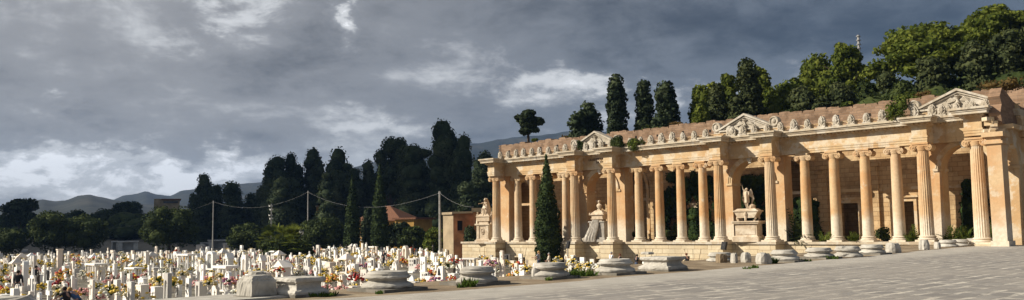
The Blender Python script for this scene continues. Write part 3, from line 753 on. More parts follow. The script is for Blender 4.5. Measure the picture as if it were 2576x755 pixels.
def pose(lean=0.0, armL=(.15, .15), armR=(.15, .15), head=0.0, stride=.12, bendR=0.2, bendL=.2):
    """joints of a 1.72 m figure facing -Y; arms as (swing forward, swing out)"""
    J = {}
    cl, sl = math.cos(lean), math.sin(lean)
    def T(y, z): return (y*cl-(z-.92)*sl, .92+(z-.92)*cl+y*sl)   # bend about the hips
    J['pelvis'] = (0, 0, .94)
    for n, z in (('belly', 1.08), ('chest', 1.28), ('neck', 1.46), ('skull', 1.60), ('crown', 1.68)):
        y, zz = T(0 if n in ('belly', 'chest', 'neck') else -.02-head*.05, z); J[n] = (0, y, zz)
    for s, k, (fw, out), bend in ((1, 'L', armL, bendL), (-1, 'R', armR, bendR)):
        y, z = T(0, 1.41); sx = .185*s; J['sh'+k] = (sx, y, z)
        d = Vector((s*math.sin(out), -math.sin(fw), -math.cos(fw)*math.cos(out))).normalized()
        e = Vector(J['sh'+k])+d*.29; J['el'+k] = tuple(e)
        d2 = Vector((s*math.sin(out)*.5, -math.sin(fw+bend), -math.cos(fw+bend)*math.cos(out*.5))).normalized()
        w = e+d2*.25; J['wr'+k] = tuple(w); J['hd'+k] = tuple(w+d2*.09); J['dir'+k] = tuple(d2)
        st = stride*s
        J['hip'+k] = (.09*s, 0, .90); J['kn'+k] = (.10*s, -st*.5-.02, .49); J['an'+k] = (.10*s, -st+.03, .09); J['to'+k] = (.11*s, -st-.13, .035)
    return J
def figure(parent, J, body='skin', top=None, legs=None, hair=None, long_top=False, hairlen=.0, smat=None):
    p = lambda n, r: (*J[n], r)
    ex = MB()
    for k, s in (('L', 1), ('R', -1)):                # five separate fingers on each hand
        h = Vector(J['hd'+k]); d = Vector(J['dir'+k]); side = Vector((0, 1, 0)).cross(d).normalized() if abs(d.y) < .9 else Vector((1, 0, 0)); fwd = side.cross(d)
        for i in range(4):
            b = h+side*0+fwd*((i-1.5)*.019)-d*.01; L = (.07, .08, .075, .058)[i]
            ex.tube([b, b+d*L*.55+side*.004*s, b+d*L*.95-side*.022*s], [.0095, .009, .007], 6)
        ex.tube([h-d*.05+fwd*.03, h-d*.015+fwd*.06, h+d*.02+fwd*.066], [.012, .011, .008], 6)
    sk = Vector(J['skull']); ex.ball(sk+Vector((0, -.10, -.015)), (.014, .026, .024), 6, 5)      # nose
    for s in (-1, 1):
        ex.ball(sk+Vector((.083*s, .005, -.01)), (.014, .024, .034), 6, 5)                     # ears
        ex.ball(sk+Vector((.032*s, -.084, .02)), (.016, .014, .010), 6, 5)                     # eyes
    ex.ball(sk+Vector((0, -.085, -.065)), (.026, .014, .009), 6, 5)                            # mouth
    ch = [[p('pelvis', .135), p('belly', .125), p('chest', .145), p('neck', .055), (*(Vector(J['neck'])*.45+Vector(J['skull'])*.55), .066), p('skull', .093), p('crown', .065)]]
    for k in 'LR':
        ch.append([p('chest', .145), p('sh'+k, .068), p('el'+k, .044), p('wr'+k, .029), p('hd'+k, .034)])
        ch.append([p('pelvis', .135), p('hip'+k, .095), p('kn'+k, .062), p('an'+k, .040), p('to'+k, .035)])
    b = skin('body', ch, body, parent, 1, True, None, ex)
    if top:
        c = [[p('pelvis', .152), p('belly', .145), p('chest', .165), (*(Vector(J['chest'])*.25+Vector(J['neck'])*.75), .075)]]
        for k in 'LR': c.append([p('chest', .165), p('sh'+k, .086), (*(Vector(J['sh'+k])*.4+Vector(J['el'+k])*.6), .066)]+([p('el'+k, .06), (*(Vector(J['el'+k])*.25+Vector(J['wr'+k])*.75), .045)] if long_top else []))
        skin('top', c, top, parent)
    if legs:
        c = [[p('belly', .13), p('pelvis', .15)]]
        for k in 'LR': c.append([p('pelvis', .15), p('hip'+k, .108), p('kn'+k, .076), (*J['an'+k][:2], J['an'+k][2]+.03, .06)])
        skin('trousers', c, legs, parent)
        mb = MB()
        for k in 'LR': mb.tube([Vector(J['an'+k])+Vector((0, .05, -.03)), Vector(J['to'+k])+Vector((0, .04, 0)), Vector(J['to'+k])+Vector((0, -.03, 0))], [.05, .048, .03], 8)
        mb.build('shoes', 'cloth_black', parent, True, loc=(0, 0, 0))
    if hair:
        mb = MB(); mb.ball(sk+Vector((0, .025, .035)), (.102, .105, .10), 12, 8, 0, .04, 2)
        if hairlen > 0: mb.ball(sk+Vector((0, .075, -.05-hairlen*.4)), (.075, .045, .06+hairlen*.6), 9, 7, 0, .05, 3)
        mb.build('hair', hair, parent, True, loc=(0, 0, 0))
    return b
def person(px, ytop, dep_y, label, J, face, h=1.72, z=-2.5, depth=None, **kw):
    P = ondepth(px, ytop, depth) if depth else ony(px, ytop, dep_y)
    t = thing('person', label, 'person', (P[0], P[1], z), face)
    s = (P[2]-z)/1.72; t.scale = (s, s, s)
    figure(t, J, **kw); return t

# ------------------------------------------------------------------ monuments in the portico
def robe(parent, name, mat, cx, cy, z0, z1, r0, r1, seed=0, n=18):
    mb = MB(); prof = [(r0*(1-.0*t)+(r1-r0)*t, z0+(z1-z0)*t) for t in [k/7 for k in range(8)]]
    q = random.Random(seed); vs = []; fs = []
    for r, z in prof:
        for k in range(n):
            a = 2*math.pi*k/n; rr = r*(1+.12*math.sin(a*5+seed+z*1.5)); vs.append((cx+rr*math.cos(a), cy+rr*math.sin(a), z))
    for i in range(7):
        for k in range(n): fs.append((i*n+k, i*n+(k+1) % n, (i+1)*n+(k+1) % n, (i+1)*n+k))
    fs.append(tuple(7*n+k for k in range(n))); fs.append(tuple(range(n-1, -1, -1)))
    mb.add(vs, fs); return mb.build(name, mat, parent, True, loc=(0, 0, 0))
# 1 angel on a sarcophagus
t = thing('angel_monument', 'winged angel statue raising one arm on a tall sarcophagus pedestal', 'monument', (-36.75, 64.75, .195), R(8))
mb = MB(); mb.box(-1.12, 1.12, -.8, .8, 0, .42); mb.box(-1.05, 1.05, -.73, .73, .42, .52, tx=.94, ty=.94); mb.box(-.93, .93, -.62, .62, .52, 1.5); mb.box(-.8, .8, -.645, -.6, .62, 1.4); mb.box(-1.12, 1.12, -.78, .78, 1.5, 1.62); mb.box(-1.2, 1.2, -.85, .85, 1.62, 1.74)
mb.build('pedestal', 'statue', t, loc=(0, 0, 0))
mb = MB(); mb.prism([(-.72, 2.0), (.72, 2.0), (1.02, 2.52), (-1.02, 2.52)], -.55, .55, 'y'); mb.box(-1.1, 1.1, -.62, .62, 2.52, 2.62); mb.box(-1.0, 1.0, -.55, .55, 2.62, 2.78, tx=.75, ty=.75)
for sx in (-1, 1):
    for sy in (-1, 1): mb.tube([(sx*.72, sy*.4, 2.1), (sx*.8, sy*.42, 1.92), (sx*.68, sy*.42, 1.74)], [.14, .1, .12], 7)
mb.ball((0, -.58, 2.3), (.14, .12, .2), 9, 6); mb.tube([(0, -.55, 2.12), (0, -.6, 1.74)], [.12, .1], 7)
mb.build('sarcophagus', 'statue', t, loc=(0, 0, 0))
st = bpy.data.objects.new('angel', None)
J = pose(armR=(.3, 2.6), armL=(.5, .25), bendR=.25, bendL=.7, stride=.14)
J['elR'] = (-.30, -.04, 1.63); J['wrR'] = (-.34, -.08, 1.86); J['hdR'] = (-.34, -.09, 1.94); J['dirR'] = (0, -.1, 1)
an = figure(t, J, body='statue'); an.name = 'angel_figure'; an.location = (-.05, 0, 2.78); an.scale = (.95, .95, 1.0)
o = robe(t, 'robe', 'statue', -.05, 0, 2.78+.5, 2.78+1.42, .21, .155, 3)
mb = MB(); mb.ball((-.05, .02, 2.78+1.63), (.115, .12, .12), 10, 7, 0, .08, 4); mb.build('hair', 'statue', t, True, loc=(0, 0, 0))
for sx, ly in ((1, .28), (-1, .2)):
    mb = MB()
    for i in range(8):
        f = i/7; mb.tube([(sx*.08-.05, .13, 2.78+1.30-.02*i), (sx*(.30+.03*i)-.05, .24, 2.78+1.62-.11*i), (sx*(.42-.03*i)-.05, .30, 2.78+1.35-.17*i)], [.06, .06, .025], 6)
    mb.build('wing', 'statue', t, True, loc=(0, 0, 0))
mb = MB(); mb.ball((.32, .15, 2.9), (.32, .28, .26), 8, 6, 0, .12, 5); mb.build('rock', 'statue', t, loc=(0, 0, 0))
# 2 bust on a draped tomb
t = thing('bust_monument', 'marble bust on a tall tomb draped with blackened carved cloth', 'monument', (-52.9, 64.85, .195), R(5)); t.scale = (.9, .9, .87)
mb = MB(); mb.box(-1.5, 1.3, -.95, .95, 0, .28); mb.box(-1.25, 1.1, -.8, .8, .28, .5); mb.box(-.95, .95, -.6, .6, .5, 2.15); mb.box(-1.05, 1.05, -.68, .68, 2.15, 2.3); mb.build('tomb', 'statue_grey', t, loc=(0, 0, 0))
mb = MB(); mb.box(-.55, .55, -.42, .42, 2.3, 2.5); mb.box(-.78, .78, -.55, .55, 2.5, 2.62); mb.box(-.7, .7, -.5, .5, 2.62, 2.98); mb.box(-.95, .95, -.64, .64, 2.98, 3.08); mb.box(-.9, .9, -.6, .6, 3.08, 3.5, tx=.42, ty=.42)
for sx in (-1, 1): mb.ball((sx*.86, -.55, 3.14), .12, 7, 5)
mb.build('urn_casket', 'statue', t, loc=(0, 0, 0))
mb = MB(); mb.box(-.17, .17, -.17, .17, 3.5, 3.66); mb.lathe([(.13, 3.66), (.2, 3.74), (.3, 3.92), (.33, 4.08), (.22, 4.2), (.1, 4.28), (.09, 4.36)], n=14, sy=.7)
mb.ball((0, -.02, 4.47), (.125, .15, .17), 12, 9, 0, .02); mb.ball((0, -.17, 4.46), (.025, .04, .035), 6, 5); mb.ball((0, .03, 4.53), (.13, .14, .12), 10, 7, 0, .06)
mb.ball((0, -.12, 4.38), (.07, .05, .06), 7, 5); mb.build('bust', 'statue', t, True, loc=(0, 0, 0))
mb = MB(); q = random.Random(5)
for i in range(11):
    xx = -.75+i*.12; mb.tube([(xx*.5, -.62, 2.42), (xx*.8-.15, -.78-.04*(i % 2), 1.5), (xx-.45, -.95-.07*(i % 3), .5), (xx-.65+q.uniform(-.1, .1), -1.0, .02)], [.12, .15, .16, .14], 7)
mb.build('carved_drapery', 'statue_grey', t, True, loc=(0, 0, 0))
mb = MB(); mb.ball((-1.55, -.8, .24), (.34, .28, .25), 8, 6, 0, .15, 3); mb.build('fallen_stone', 'antefix', t, loc=(0, 0, 0))
# 3 seated woman monument at the left end
t = thing('seated_figure_monument', 'grey marble monument with a seated robed woman above two small figures', 'monument', (-69.0, 64.75, .02), R(10)); t.scale = (1.06, 1.06, 1.05)
mb = MB(); mb.box(-.95, .95, -.75, .75, 0, .35); mb.box(-.88, .88, -.68, .68, .35, .5, tx=.93, ty=.93); mb.box(-.78, .78, -.6, .6, .5, 1.9)
for sx in (-1, 1): mb.box(sx*.6-.16, sx*.6+.16, -.66, -.6, .5, 1.9)
mb.box(-.95, .95, -.75, .75, 1.9, 2.06); mb.box(-.6, .6, -.45, .45, 2.06, 2.32); mb.box(-.8, .8, -.55, .55, 2.32, 2.78); mb.box(-.88, .88, -.62, .62, 2.78, 2.86); mb.box(-.8, .8, -.55, .55, 2.86, 3.1, tx=.6, ty=.6)
mb.build('pedestal', 'statue', t, loc=(0, 0, 0))
mb = MB(); n = 16; mb.tube([(.2*math.cos(2*math.pi*i/n), -.62, 1.25+.3*math.sin(2*math.pi*i/n)) for i in range(n+1)], .05, 6); mb.ball((0, -.6, 1.25), (.12, .1, .2), 8, 6); mb.build('wreath_relief', 'statue', t, loc=(0, 0, 0))
J = pose(lean=.22, armL=(1.1, .15), armR=(1.25, .1), bendL=.2, bendR=.3)
J['knL'] = (.12, -.42, .88); J['knR'] = (-.12, -.40, .85); J['anL'] = (.12, -.38, .45); J['anR'] = (-.12, -.45, .45); J['toL'] = (.12, -.52, .42); J['toR'] = (-.12, -.6, .42)
fg = figure(t, J, body='statue'); fg.location = (0, .05, 2.55); fg.scale = (1.25,)*3; fg.name = 'seated_figure'
mb = MB(); mb.lathe([(.52, 3.05), (.50, 3.3), (.44, 3.6), (.31, 3.9), (.29, 4.2), (.22, 4.35)], (0, .05, 0), 14, 0, .1, .04, 1.15, .85); mb.ball((0, -.06, 4.58), (.16, .17, .18), 10, 8, 0, .03); mb.tube([(0, .06, 4.7), (0, .2, 4.4), (.05, .3, 3.9), (.1, .4, 3.2)], [.13, .2, .24, .25], 9); mb.build('robe', 'statue', t, True, loc=(0, 0, 0))
for sx in (-1, 1):
    mb = MB(); mb.lathe([(.2, 2.06), (.17, 2.5), (.13, 2.8), (.15, 3.02), (.06, 3.12)], (sx*.92, -.2, 0), 10, 0, .06, .05); mb.ball((sx*.92, -.22, 3.2), (.09, .1, .11), 8, 6); mb.tube([(sx*.8, -.25, 2.98), (sx*.95, -.4, 2.8), (sx*.85, -.4, 3.0)], [.05, .045, .04], 6)
    mb.build('attendant_figure', 'statue', t, True, loc=(0, 0, 0))

# ------------------------------------------------------------------ row of column bases along the terrace
def relic_round(px, py, rad, h, seed, label, plinth=True, chip=None, z=0.0, dark=True):
    rad *= .86; h *= .87; P = onz(px, py, z); d = Vector((-P[0], -P[1])).normalized(); q = random.Random(seed)
    x, y = P[0]-d.x*rad*.95, P[1]-d.y*rad*.95
    t = thing('column_base', label, 'column base', (x, y, 0), q.uniform(0, 6), 'broken column bases along the terrace edge')
    z0 = .012; mb = MB()
    if plinth:
        mb2 = MB(); a = rad*1.04; mb2.box(-a*1.06, a*1.06, -a*1.06, a*1.06, z0-.05, z0+.07, 0, q.uniform(-.1, .1), .985, .985)
        mb2.build('plinth', 'relic_dark' if dark else 'relic', t, loc=(0, 0, 0)).rotation_euler[2] = -t.rotation_euler[2]
    z1 = z0+(.07 if plinth else 0); H = h-z1; r = rad
    prof = [(r*.90, 0), (r*.985, .03), (r*1.0, .12), (r*.985, .2), (r*.93, .27), (r*.86, .31), (r*.765, .37), (r*.72, .45), (r*.745, .53), (r*.84, .57), (r*.88, .61), (r*.895, .67), (r*.88, .73), (r*.82, .77), (r*.80, .79), (r*.80, .88), (r*.76, .94), (r*.73, 1.0)]
    mb.lathe([(a, b*H) for a, b in prof], (0, 0, z1), 40, 0, 0, .021, 1, 1, seed)
    if chip:                                          # broken-off side
        ca = chip[0]-t.rotation_euler[2]
        for i, (vx, vy, vz) in enumerate(mb.v):
            u = vx*math.cos(ca)+vy*math.sin(ca); lim = r*(chip[1]-.35*max(0, (vz-z1)/H-.3))+.05*math.sin(vy*9+vz*14)
            if u > lim: mb.v[i] = (vx-math.cos(ca)*(u-lim), vy-math.sin(ca)*(u-lim), vz)
    o = mb.build('moulded_base', 'relic', t, True, loc=(0, 0, 0)); return t
def relic_square(px, py, w, dpt, h, rz, seed, label, cat='column base', inset=.16, off=.5, plain_=False):
    P = onz(px, py, 0); d = Vector((-P[0], -P[1])).normalized()
    x, y = P[0]-d.x*off, P[1]-d.y*off
    t = thing('pedestal_base', label, cat, (x, y, 0), rz); z0 = .01
    mb = MB(); q = random.Random(seed)
    pr = [(.02, 0), (.0, .06), (-.03, .13), (-.035, .24), (.0, .33), (.05, .37), (inset*.7, .46), (inset*.8, .58), (inset*.65, .70), (.04, .77), (.02, .80), (.015, .92), (.04, 1.0)]
    if plain_: pr = [(0, 0), (.0, .3), (.005, .62), (.01, .76), (.045, .80), (.05, .86), (.09, .93), (.10, 1.0)]
    vs = []; n = 12
    for ins, zz in pr:
        a, b = w/2-ins, dpt/2-ins
        ring = []
        for k in range(4*n):
            s, f = k//n, (k % n)/n
            cx = [(-a+2*a*f, -b), (a, -b+2*b*f), (a-2*a*f, b), (-a, b-2*b*f)][s]
            ring.append((cx[0]+q.uniform(-.012, .012), cx[1]+q.uniform(-.012, .012), z0+zz*h+q.uniform(-.008, .008)))
        vs += ring
    N = 4*n; fs = [(i*N+k, i*N+(k+1) % N, (i+1)*N+(k+1) % N, (i+1)*N+k) for i in range(len(pr)-1) for k in range(N)]
    fs.append(tuple((len(pr)-1)*N+k for k in range(N)))
    mb.add(vs, fs); mb.build('moulded_block', 'relic', t, loc=(0, 0, 0))
    mb = MB(); mb.box(-w/2-.05, w/2+.05, -dpt/2-.05, dpt/2+.05, -.05, .07); mb.build('plinth', 'relic_dark', t, loc=(0, 0, 0)); return t
def boulder(name, label, cat, x, y, sx, sy, h, seed, mat='relic', z=0.0):
    q = random.Random(seed); mb = MB(); n = 14
    vs = []; L = [(.92, -.05), (1, .2), (.98, .5), (.9, .8), (.74, 1.0)]
    rr = [1/max(abs(math.cos(2*math.pi*k/n+.3)), abs(math.sin(2*math.pi*k/n+.3)))*q.uniform(.62, .9)*.85 for k in range(n)]
    for r, zz in L:
        for k in range(n): vs.append((sx/2*r*rr[k]*math.cos(2*math.pi*k/n)*q.uniform(.93, 1.05), sy/2*r*rr[k]*math.sin(2*math.pi*k/n)*q.uniform(.93, 1.05), zz*h*q.uniform(.92, 1.06)))
    fs = [(i*n+k, i*n+(k+1) % n, (i+1)*n+(k+1) % n, (i+1)*n+k) for i in range(4) for k in range(n)]+[tuple(4*n+k for k in range(n))]
    mb.add(vs, fs); o = mb.build(name, mat, loc=(x, y, z)); return tag(o, label, cat)
relic_round(975, 735, .83, .60, 1, 'round moulded stone base nearest the square pedestals')
relic_round(1195, 719, .80, .60, 2, 'round moulded base with a broken left side and weeds at its foot', chip=(R(215), .62))
relic_round(1384, 703, .75, .58, 3, 'round moulded base with small broken lump on its left', chip=(R(205), .88))
relic_round(1548, 692, .82, .60, 4, 'round moulded base with worn rubble top, before the man in white')
relic_round(1812, 659, .72, .46, 5, 'round base with drilled holes round its rim behind a boulder', plinth=False)
relic_round(1975, 660, .80, .58, 6, 'round base with chipped top, first right of the square rubble blocks', chip=(R(20), .8))
relic_round(2061, 652, .80, .58, 7, 'round base before the first smooth column right of the angel')
relic_round(2133, 648, .80, .60, 8, 'round base with cracked lower roll before the left doorway', plinth=False, chip=(R(300), .9))
relic_round(2194, 641, .78, .58, 9, 'round base left of the squared pale block')
relic_round(2385, 622, .74, .52, 10, 'small far round base left of the forward fluted column', plinth=False)
relic_round(2416, 620, .72, .52, 11, 'small far round base in front of the green weeds', plinth=False)
relic_round(2453, 618, .72, .54, 12, 'small far round base at the foot of the forward fluted column', plinth=False)
relic_round(2490, 616, .72, .54, 13, 'far round base beside the corner pier', plinth=False)
relic_square(1668, 683, 1.22, 1.3, .5, R(3), 21, 'square moulded stone pedestal base with broken slab on top', off=.7)
P = onz(1672, 672, 0); boulder('stone_slab', 'broken flat stone fragment lying on the square pedestal base', 'stone', P[0]-.75, P[1]-.1, .8, .6, .10, 31, 'relic', .505)
relic_square(752, 748, 1.08, .95, .47, R(4), 22, 'wide moulded pedestal base right of the plain square block', off=.5, inset=.15)
t = relic_square(645, 752, .66, .74, .55, R(6), 23, 'pale squared pedestal block with chamfered top at the terrace end', off=.42, inset=.0, plain_=True)
P = onz(690, 735, 0); mbk = boulder('stone_slab', 'flat broken cornice slab lying behind the squared pedestal block', 'stone', P[0]-1.55, P[1]+.35, 1.0, .75, .5, 32)
P = onz(5, 755, 0); boulder('stone_slab', 'flat pale stone slab at the lower left corner', 'stone', -19.7, 5.0, 1.7, 1.9, .42, 33)
for i, (px, py, w, h, l) in enumerate([(1815, 662, .55, .38, 'brown rounded boulder in front of the drilled base'), (1848, 663, .38, .42, 'grey broken stone lump left of two rubble blocks'), (1878, 661, .6, .42, 'long low rubble block between two stone lumps'), (1919, 665, .8, .46, 'square cut broken block right of the low rubble'),
      (2246, 637, 1.0, .52, 'pale squared broken block left of the pedestal'), (2325, 629, .72, .58, 'grey cube block below the fluted column'), (2358, 626, .5, .4, 'small grey rubble stone right of the grey cube'), (1347, 704, .4, .35, 'small broken lump left of the third round base')]):
    P = onz(px, py, 0); d = Vector((-P[0], -P[1])).normalized()
    boulder('stone_block', l, 'stone', P[0]-d.x*.45, P[1]-d.y*.45, w, w*.85, h, 40+i, 'dirt' if i == 0 else 'relic')
# grass tufts
def blades(n, r, h, seed, spread=.5):
    rng = np.random.default_rng(seed); a = rng.uniform(0, 6.28, n); k = np.sqrt(rng.random(n))*r
    B = np.stack([k*np.cos(a), k*np.sin(a), np.zeros(n)], 1); L = h*rng.uniform(.5, 1.1, (n, 1))
    D = rng.normal(size=(n, 3))*spread; D[:, 2] = 1; D /= np.linalg.norm(D, axis=1, keepdims=True)
    W = np.stack([-np.sin(a), np.cos(a), np.zeros(n)], 1)*.02
    W2 = rng.normal(size=(n, 3)); W2[:, 2] = 0; W = W2/np.linalg.norm(W2, axis=1, keepdims=True)*.035
    T = B+D*L; M_ = B+D*L*.55
    return np.stack([B-W*.6, B+W*.6, M_+W, T], 1).reshape(-1, 3)
for i, (px, py, r, h, n, l) in enumerate([(1185, 722, .18, .30, 70, 'green weed tuft at the foot of the broken second base'), (1165, 724, .1, .16, 30, 'small green tuft beside the broken second base'), (1385, 706, .1, .15, 30, 'tiny grass tuft before the third round base'),
       (1430, 699, .45, .2, 160, 'grass patch right of the third round base'), (1472, 694, .5, .28, 220, 'thick grass clump between third and fourth bases'), (815, 746, .35, .15, 90, 'low weeds right of the wide pedestal base'), (1905, 675, .14, .16, 40, 'small grass tuft on the bare earth'),
       (1948, 663, .22, .32, 90, 'bright grass tuft left of the chipped round base'), (1885, 677, .15, .12, 30, 'thin weeds at the earth margin'), (2030, 658, .3, .14, 60, 'dry weeds between round bases'), (2095, 652, .35, .2, 90, 'green weeds between two round bases'), (960, 740, .1, .12, 20, 'thin weed in front of the nearest round base')]):
    P = onz(px, py, 0); tag(setmesh('grass_tuft', fmesh('grass_tuft', blades(n, r, h, 60+i), 'grass'), None, (P[0]-.1, P[1], .0)), l, 'grass tuft', 'weeds along the terrace edge')

# ------------------------------------------------------------------ gravestones
PORT = ('portrait',)
def oval(mb, x, z, y=-.1, r=.075, mi=0):
    n = 12; mb.prism([(x+r*.75*math.cos(2*math.pi*k/n), z+r*math.sin(2*math.pi*k/n)) for k in range(n)], y-.018, y+.002, 'y', mi)
def dcross(mb, x, z, y, h, w=.025):
    mb.box(x-w/2, x+w/2, y-.02, y+.001, z, z+h); mb.box(x-h*.3, x+h*.3, y-.017, y+.001, z+h*.62, z+h*.62+w)
def extr(mb, poly, y0=-.1, y1=.1): mb.prism(poly, y0, y1, 'y'); return mb
def arc(cx, cz, r, a0, a1, n=10, sz=1.0): return [(cx+r*math.cos(a0+(a1-a0)*k/n), cz+sz*r*math.sin(a0+(a1-a0)*k/n)) for k in range(n+1)]
def G(kind):
    """list of (part name, MB, material, smooth); front faces -Y, 1 m wide-ish units in metres"""
    out = []; b = MB()
    if kind not in ('cross', 'pergola', 'canopy', 'bronze', 'half_disc', 'table', 'pillar'): b.box(-.36, .36, -.2, .22, 0, .12); out.append(('foot', b, 'mw', 0))
    m = MB(); d = MB(); c = MB()
    if kind == 'stele':
        extr(m, [(-.3, .1), (.3, .1), (.27, 1.35), (-.27, 1.35)]); oval(d, .13, 1.0); dcross(c, -.1, .6, -.1, .5)
    elif kind == 'portraits':
        extr(m, [(-.36, .1), (.36, .1), (.36, 1.15), (-.36, 1.15)])
        for x, z in ((-.2, .95), (-.0, .95), (-.2, .65), (0, .65)): oval(d, x, z)
        c.box(.12, .3, -.118, -.098, .7, 1.06)
    elif kind == 'round':
        extr(m, [(.3, .1), (.3, .85)]+arc(0, .85, .3, 0, math.pi, 10, 1.1)[1:-1]+[(-.3, .85), (-.3, .1)]); oval(d, 0, .75, r=.1); dcross(c, 0, .95, -.1, .2)
    elif kind == 'step':
        extr(m, [(-.34, .1), (.34, .1), (.34, .72), (.18, .74), (.18, .95)]+arc(.02, .95, .16, 0, math.pi, 8)[1:]+[(-.34, .95)]); oval(d, -.22, .86); dcross(c, .02, .8, -.1, .25); dcross(c, .08, .2, -.1, .35, .035)
    elif kind == 'scoop':
        extr(m, [(.32, .1), (.32, .5)]+[(.32-.38*math.sin(k/8*math.pi/2), .5+.8*(1-math.cos(k/8*math.pi/2))) for k in range(1, 9)]+[(-.3, 1.3), (-.3, .1)]); oval(d, -.15, .9); c.ball((.1, -.04, .72), (.07, .07, .2), 8, 6)
    elif kind == 'cross':
        m.box(-.3, .3, -.22, .22, 0, .3, tx=.75, ty=.75); m.box(-.085, .085, -.07, .07, .3, 1.6); m.box(-.36, -.085, -.068, .068, 1.08, 1.25); m.box(.085, .36, -.068, .068, 1.08, 1.25)
    elif kind == 'pillar':
        m.box(-.2, .2, -.18, .18, 0, .2); m.box(-.15, .15, -.13, .13, .2, 1.45); m.box(-.18, .18, -.16, .16, 1.45, 1.52); oval(d, 0, 1.1, -.13); dcross(c, 0, .6, -.13, .3)
    elif kind == 'niche':
        extr(m, [(-.3, .1), (-.3, 1.6), (.3, 1.6), (.3, .1), (.17, .1), (.17, .5), (.17, 1.1)]+arc(0, 1.1, .17, 0, math.pi, 8)[1:-1]+[(-.17, 1.1), (-.17, .1)], -.16, .12)
        m.box(-.17, .17, .0, .1, .1, 1.28); m.box(-.17, .17, -.1, 0, .1, .42); c.lathe([(.09, .42), (.08, .7), (.06, .9), (.03, .98)], (0, -.06, 0), 8); c.ball((0, -.06, 1.02), .055, 7, 5)
    elif kind == 'arch':
        extr(m, [(-.36, .1), (-.36, 1.25)]+arc(0, 1.25, .36, math.pi, 0, 12)[1:]+[(.36, .1), (.2, .1), (.2, 1.2)]+arc(0, 1.2, .2, 0, math.pi, 10)[1:]+[(-.2, .1)], -.2, .2); m.box(-.2, .2, .05, .18, .1, 1.38); c.lathe([(.1, .1), (.09, .6), (.06, .95), (.03, 1.02)], (0, -.06, 0), 8); c.ball((0, -.06, 1.08), .06, 7, 5)
    elif kind == 'gable':
        m.box(-.34, .34, -.25, .25, .1, .95); m.prism([(-.46, .95), (.46, .95), (0, 1.38)], -.34, .34, 'y'); d.box(-.14, .14, -.262, -.25, .25, .8); c.box(-.03, .03, -.03, .03, 1.36, 1.6)
    elif kind == 'pergola':
        for x in (-.72, -.25, .25, .72):
            for y in (-.28, .28): m.lathe([(.085, 0), (.07, .06), (.06, 1.05), (.09, 1.12)], (x, y, 0), 8)
        m.box(-.95, .95, -.48, .48, 1.12, 1.24); m.box(-.9, .9, -.42, .42, 0, .04); d.box(-.3, .3, .0, .05, .04, .8)
    elif kind == 'canopy':
        m.box(-.6, .6, -.6, .6, 0, .3)
        for x in (-.45, .45):
            for y in (-.45, .45): m.box(x-.06, x+.06, y-.06, y+.06, .3, 1.35)
        m.box(-.62, .62, -.62, .62, 1.35, 1.46); m.box(-.55, .55, -.55, .55, 1.46, 1.85, tx=.12, ty=.12); c.lathe([(.13, .3), (.1, .7), (.05, 1.05)], n=8); c.ball((0, 0, 1.1), .08, 7, 5)
    elif kind == 'table':
        m.box(-.85, .85, -.45, .45, .62, .74); m.box(-.75, .75, -.38, .38, .52, .62); m.box(-.7, -.5, -.3, .3, 0, .52); m.box(.5, .7, -.3, .3, 0, .52); d.box(-.5, .5, -.02, .04, 0, .5)
    elif kind == 'block':
        m.box(-.36, .36, -.24, .24, .1, .85); m.box(-.38, .38, -.26, .26, .85, .93); dcross(c, -.05, .3, -.24, .36, .05); oval(d, .22, .6, -.24)
    elif kind == 'frame':
        extr(m, [(-.36, .1), (-.36, 1.0), (.36, 1.0), (.36, .1), (.14, .1), (.14, .78), (-.2, .78), (-.2, .1)], -.22, .22); m.box(-.2, .14, .1, .2, .1, .78); d.box(-.18, .12, .06, .1, .12, .74)
    elif kind == 'bronze':
        m.box(-.25, .25, -.22, .22, 0, .4); c.lathe([(.17, .4), (.15, .8), (.12, 1.2), (.15, 1.38), (.06, 1.5)], (0, 0, 0), 10, 0, .08); c.ball((0, -.01, 1.58), (.075, .085, .1), 8, 6); c.tube([(-.14, -.02, 1.36), (-.12, -.16, 1.15), (0, -.2, 1.3)], [.05, .045, .03], 6); c.tube([(.14, -.02, 1.36), (.12, -.16, 1.15), (0, -.2, 1.3)], [.05, .045, .03], 6)
    elif kind == 'figure_slab':
        extr(m, [(-.42, .1), (.42, .1), (.42, 1.5), (.05, 1.5), (-.1, 1.35), (-.16, .95), (-.36, .7), (-.42, .5)]); c.prism([(-.04, .85), (.22, .85), (.16, 1.05), (.12, 1.28), (.06, 1.36), (.01, 1.25)], -.14, -.1, 'y'); oval(d, -.05, .65); oval(d, .2, .65)
    elif kind == 'ring':
        m.box(-.2, .2, -.12, .12, .1, .9); extr(m, arc(0, 1.15, .26, 0, 2*math.pi, 16)[:-1]+[(.26, 1.149)]+list(reversed(arc(0, 1.15, .14, 0, 2*math.pi, 16)[:-1]+[(.14, 1.149)])), -.09, .09)
    elif kind == 'half_disc':
        extr(m, [(.5, 0)]+arc(0, 0, .5, 0, math.pi, 16)[1:-1]+[(-.5, 0)], -.09, .09); m.v = [(x, y, z*1.35) for x, y, z in m.v]; dcross(c, 0, .15, -.09, .3, .04)
    elif kind == 'flared':
        m.lathe([(.34, .1), (.22, .25), (.13, .55), (.11, 1.0), (.15, 1.12), (.15, 1.25)], n=4, sx=1.0); d.box(-.05, .05, -.2, -.12, .4, .5)
    elif kind == 'posts':
        m.box(-.36, -.12, -.15, .15, .1, 1.2); m.box(.12, .36, -.15, .15, .1, 1.2); m.box(-.12, .12, -.1, .1, .1, .75); c.lathe([(.08, .75), (.07, .95), (.03, 1.1)], n=7); oval(d, .24, .9, -.15)
    elif kind == 'granite':
        extr(m, [(-.38, .1), (.36, .1), (.4, 1.1), (.25, 1.4), (-.15, 1.45), (-.42, 1.0)], -.1, .1); c.prism([(-.1, .6), (.14, .6), (.12, .95), (.05, 1.15), (-.05, 1.05)], -.13, -.1, 'y')
    elif kind == 'urn':
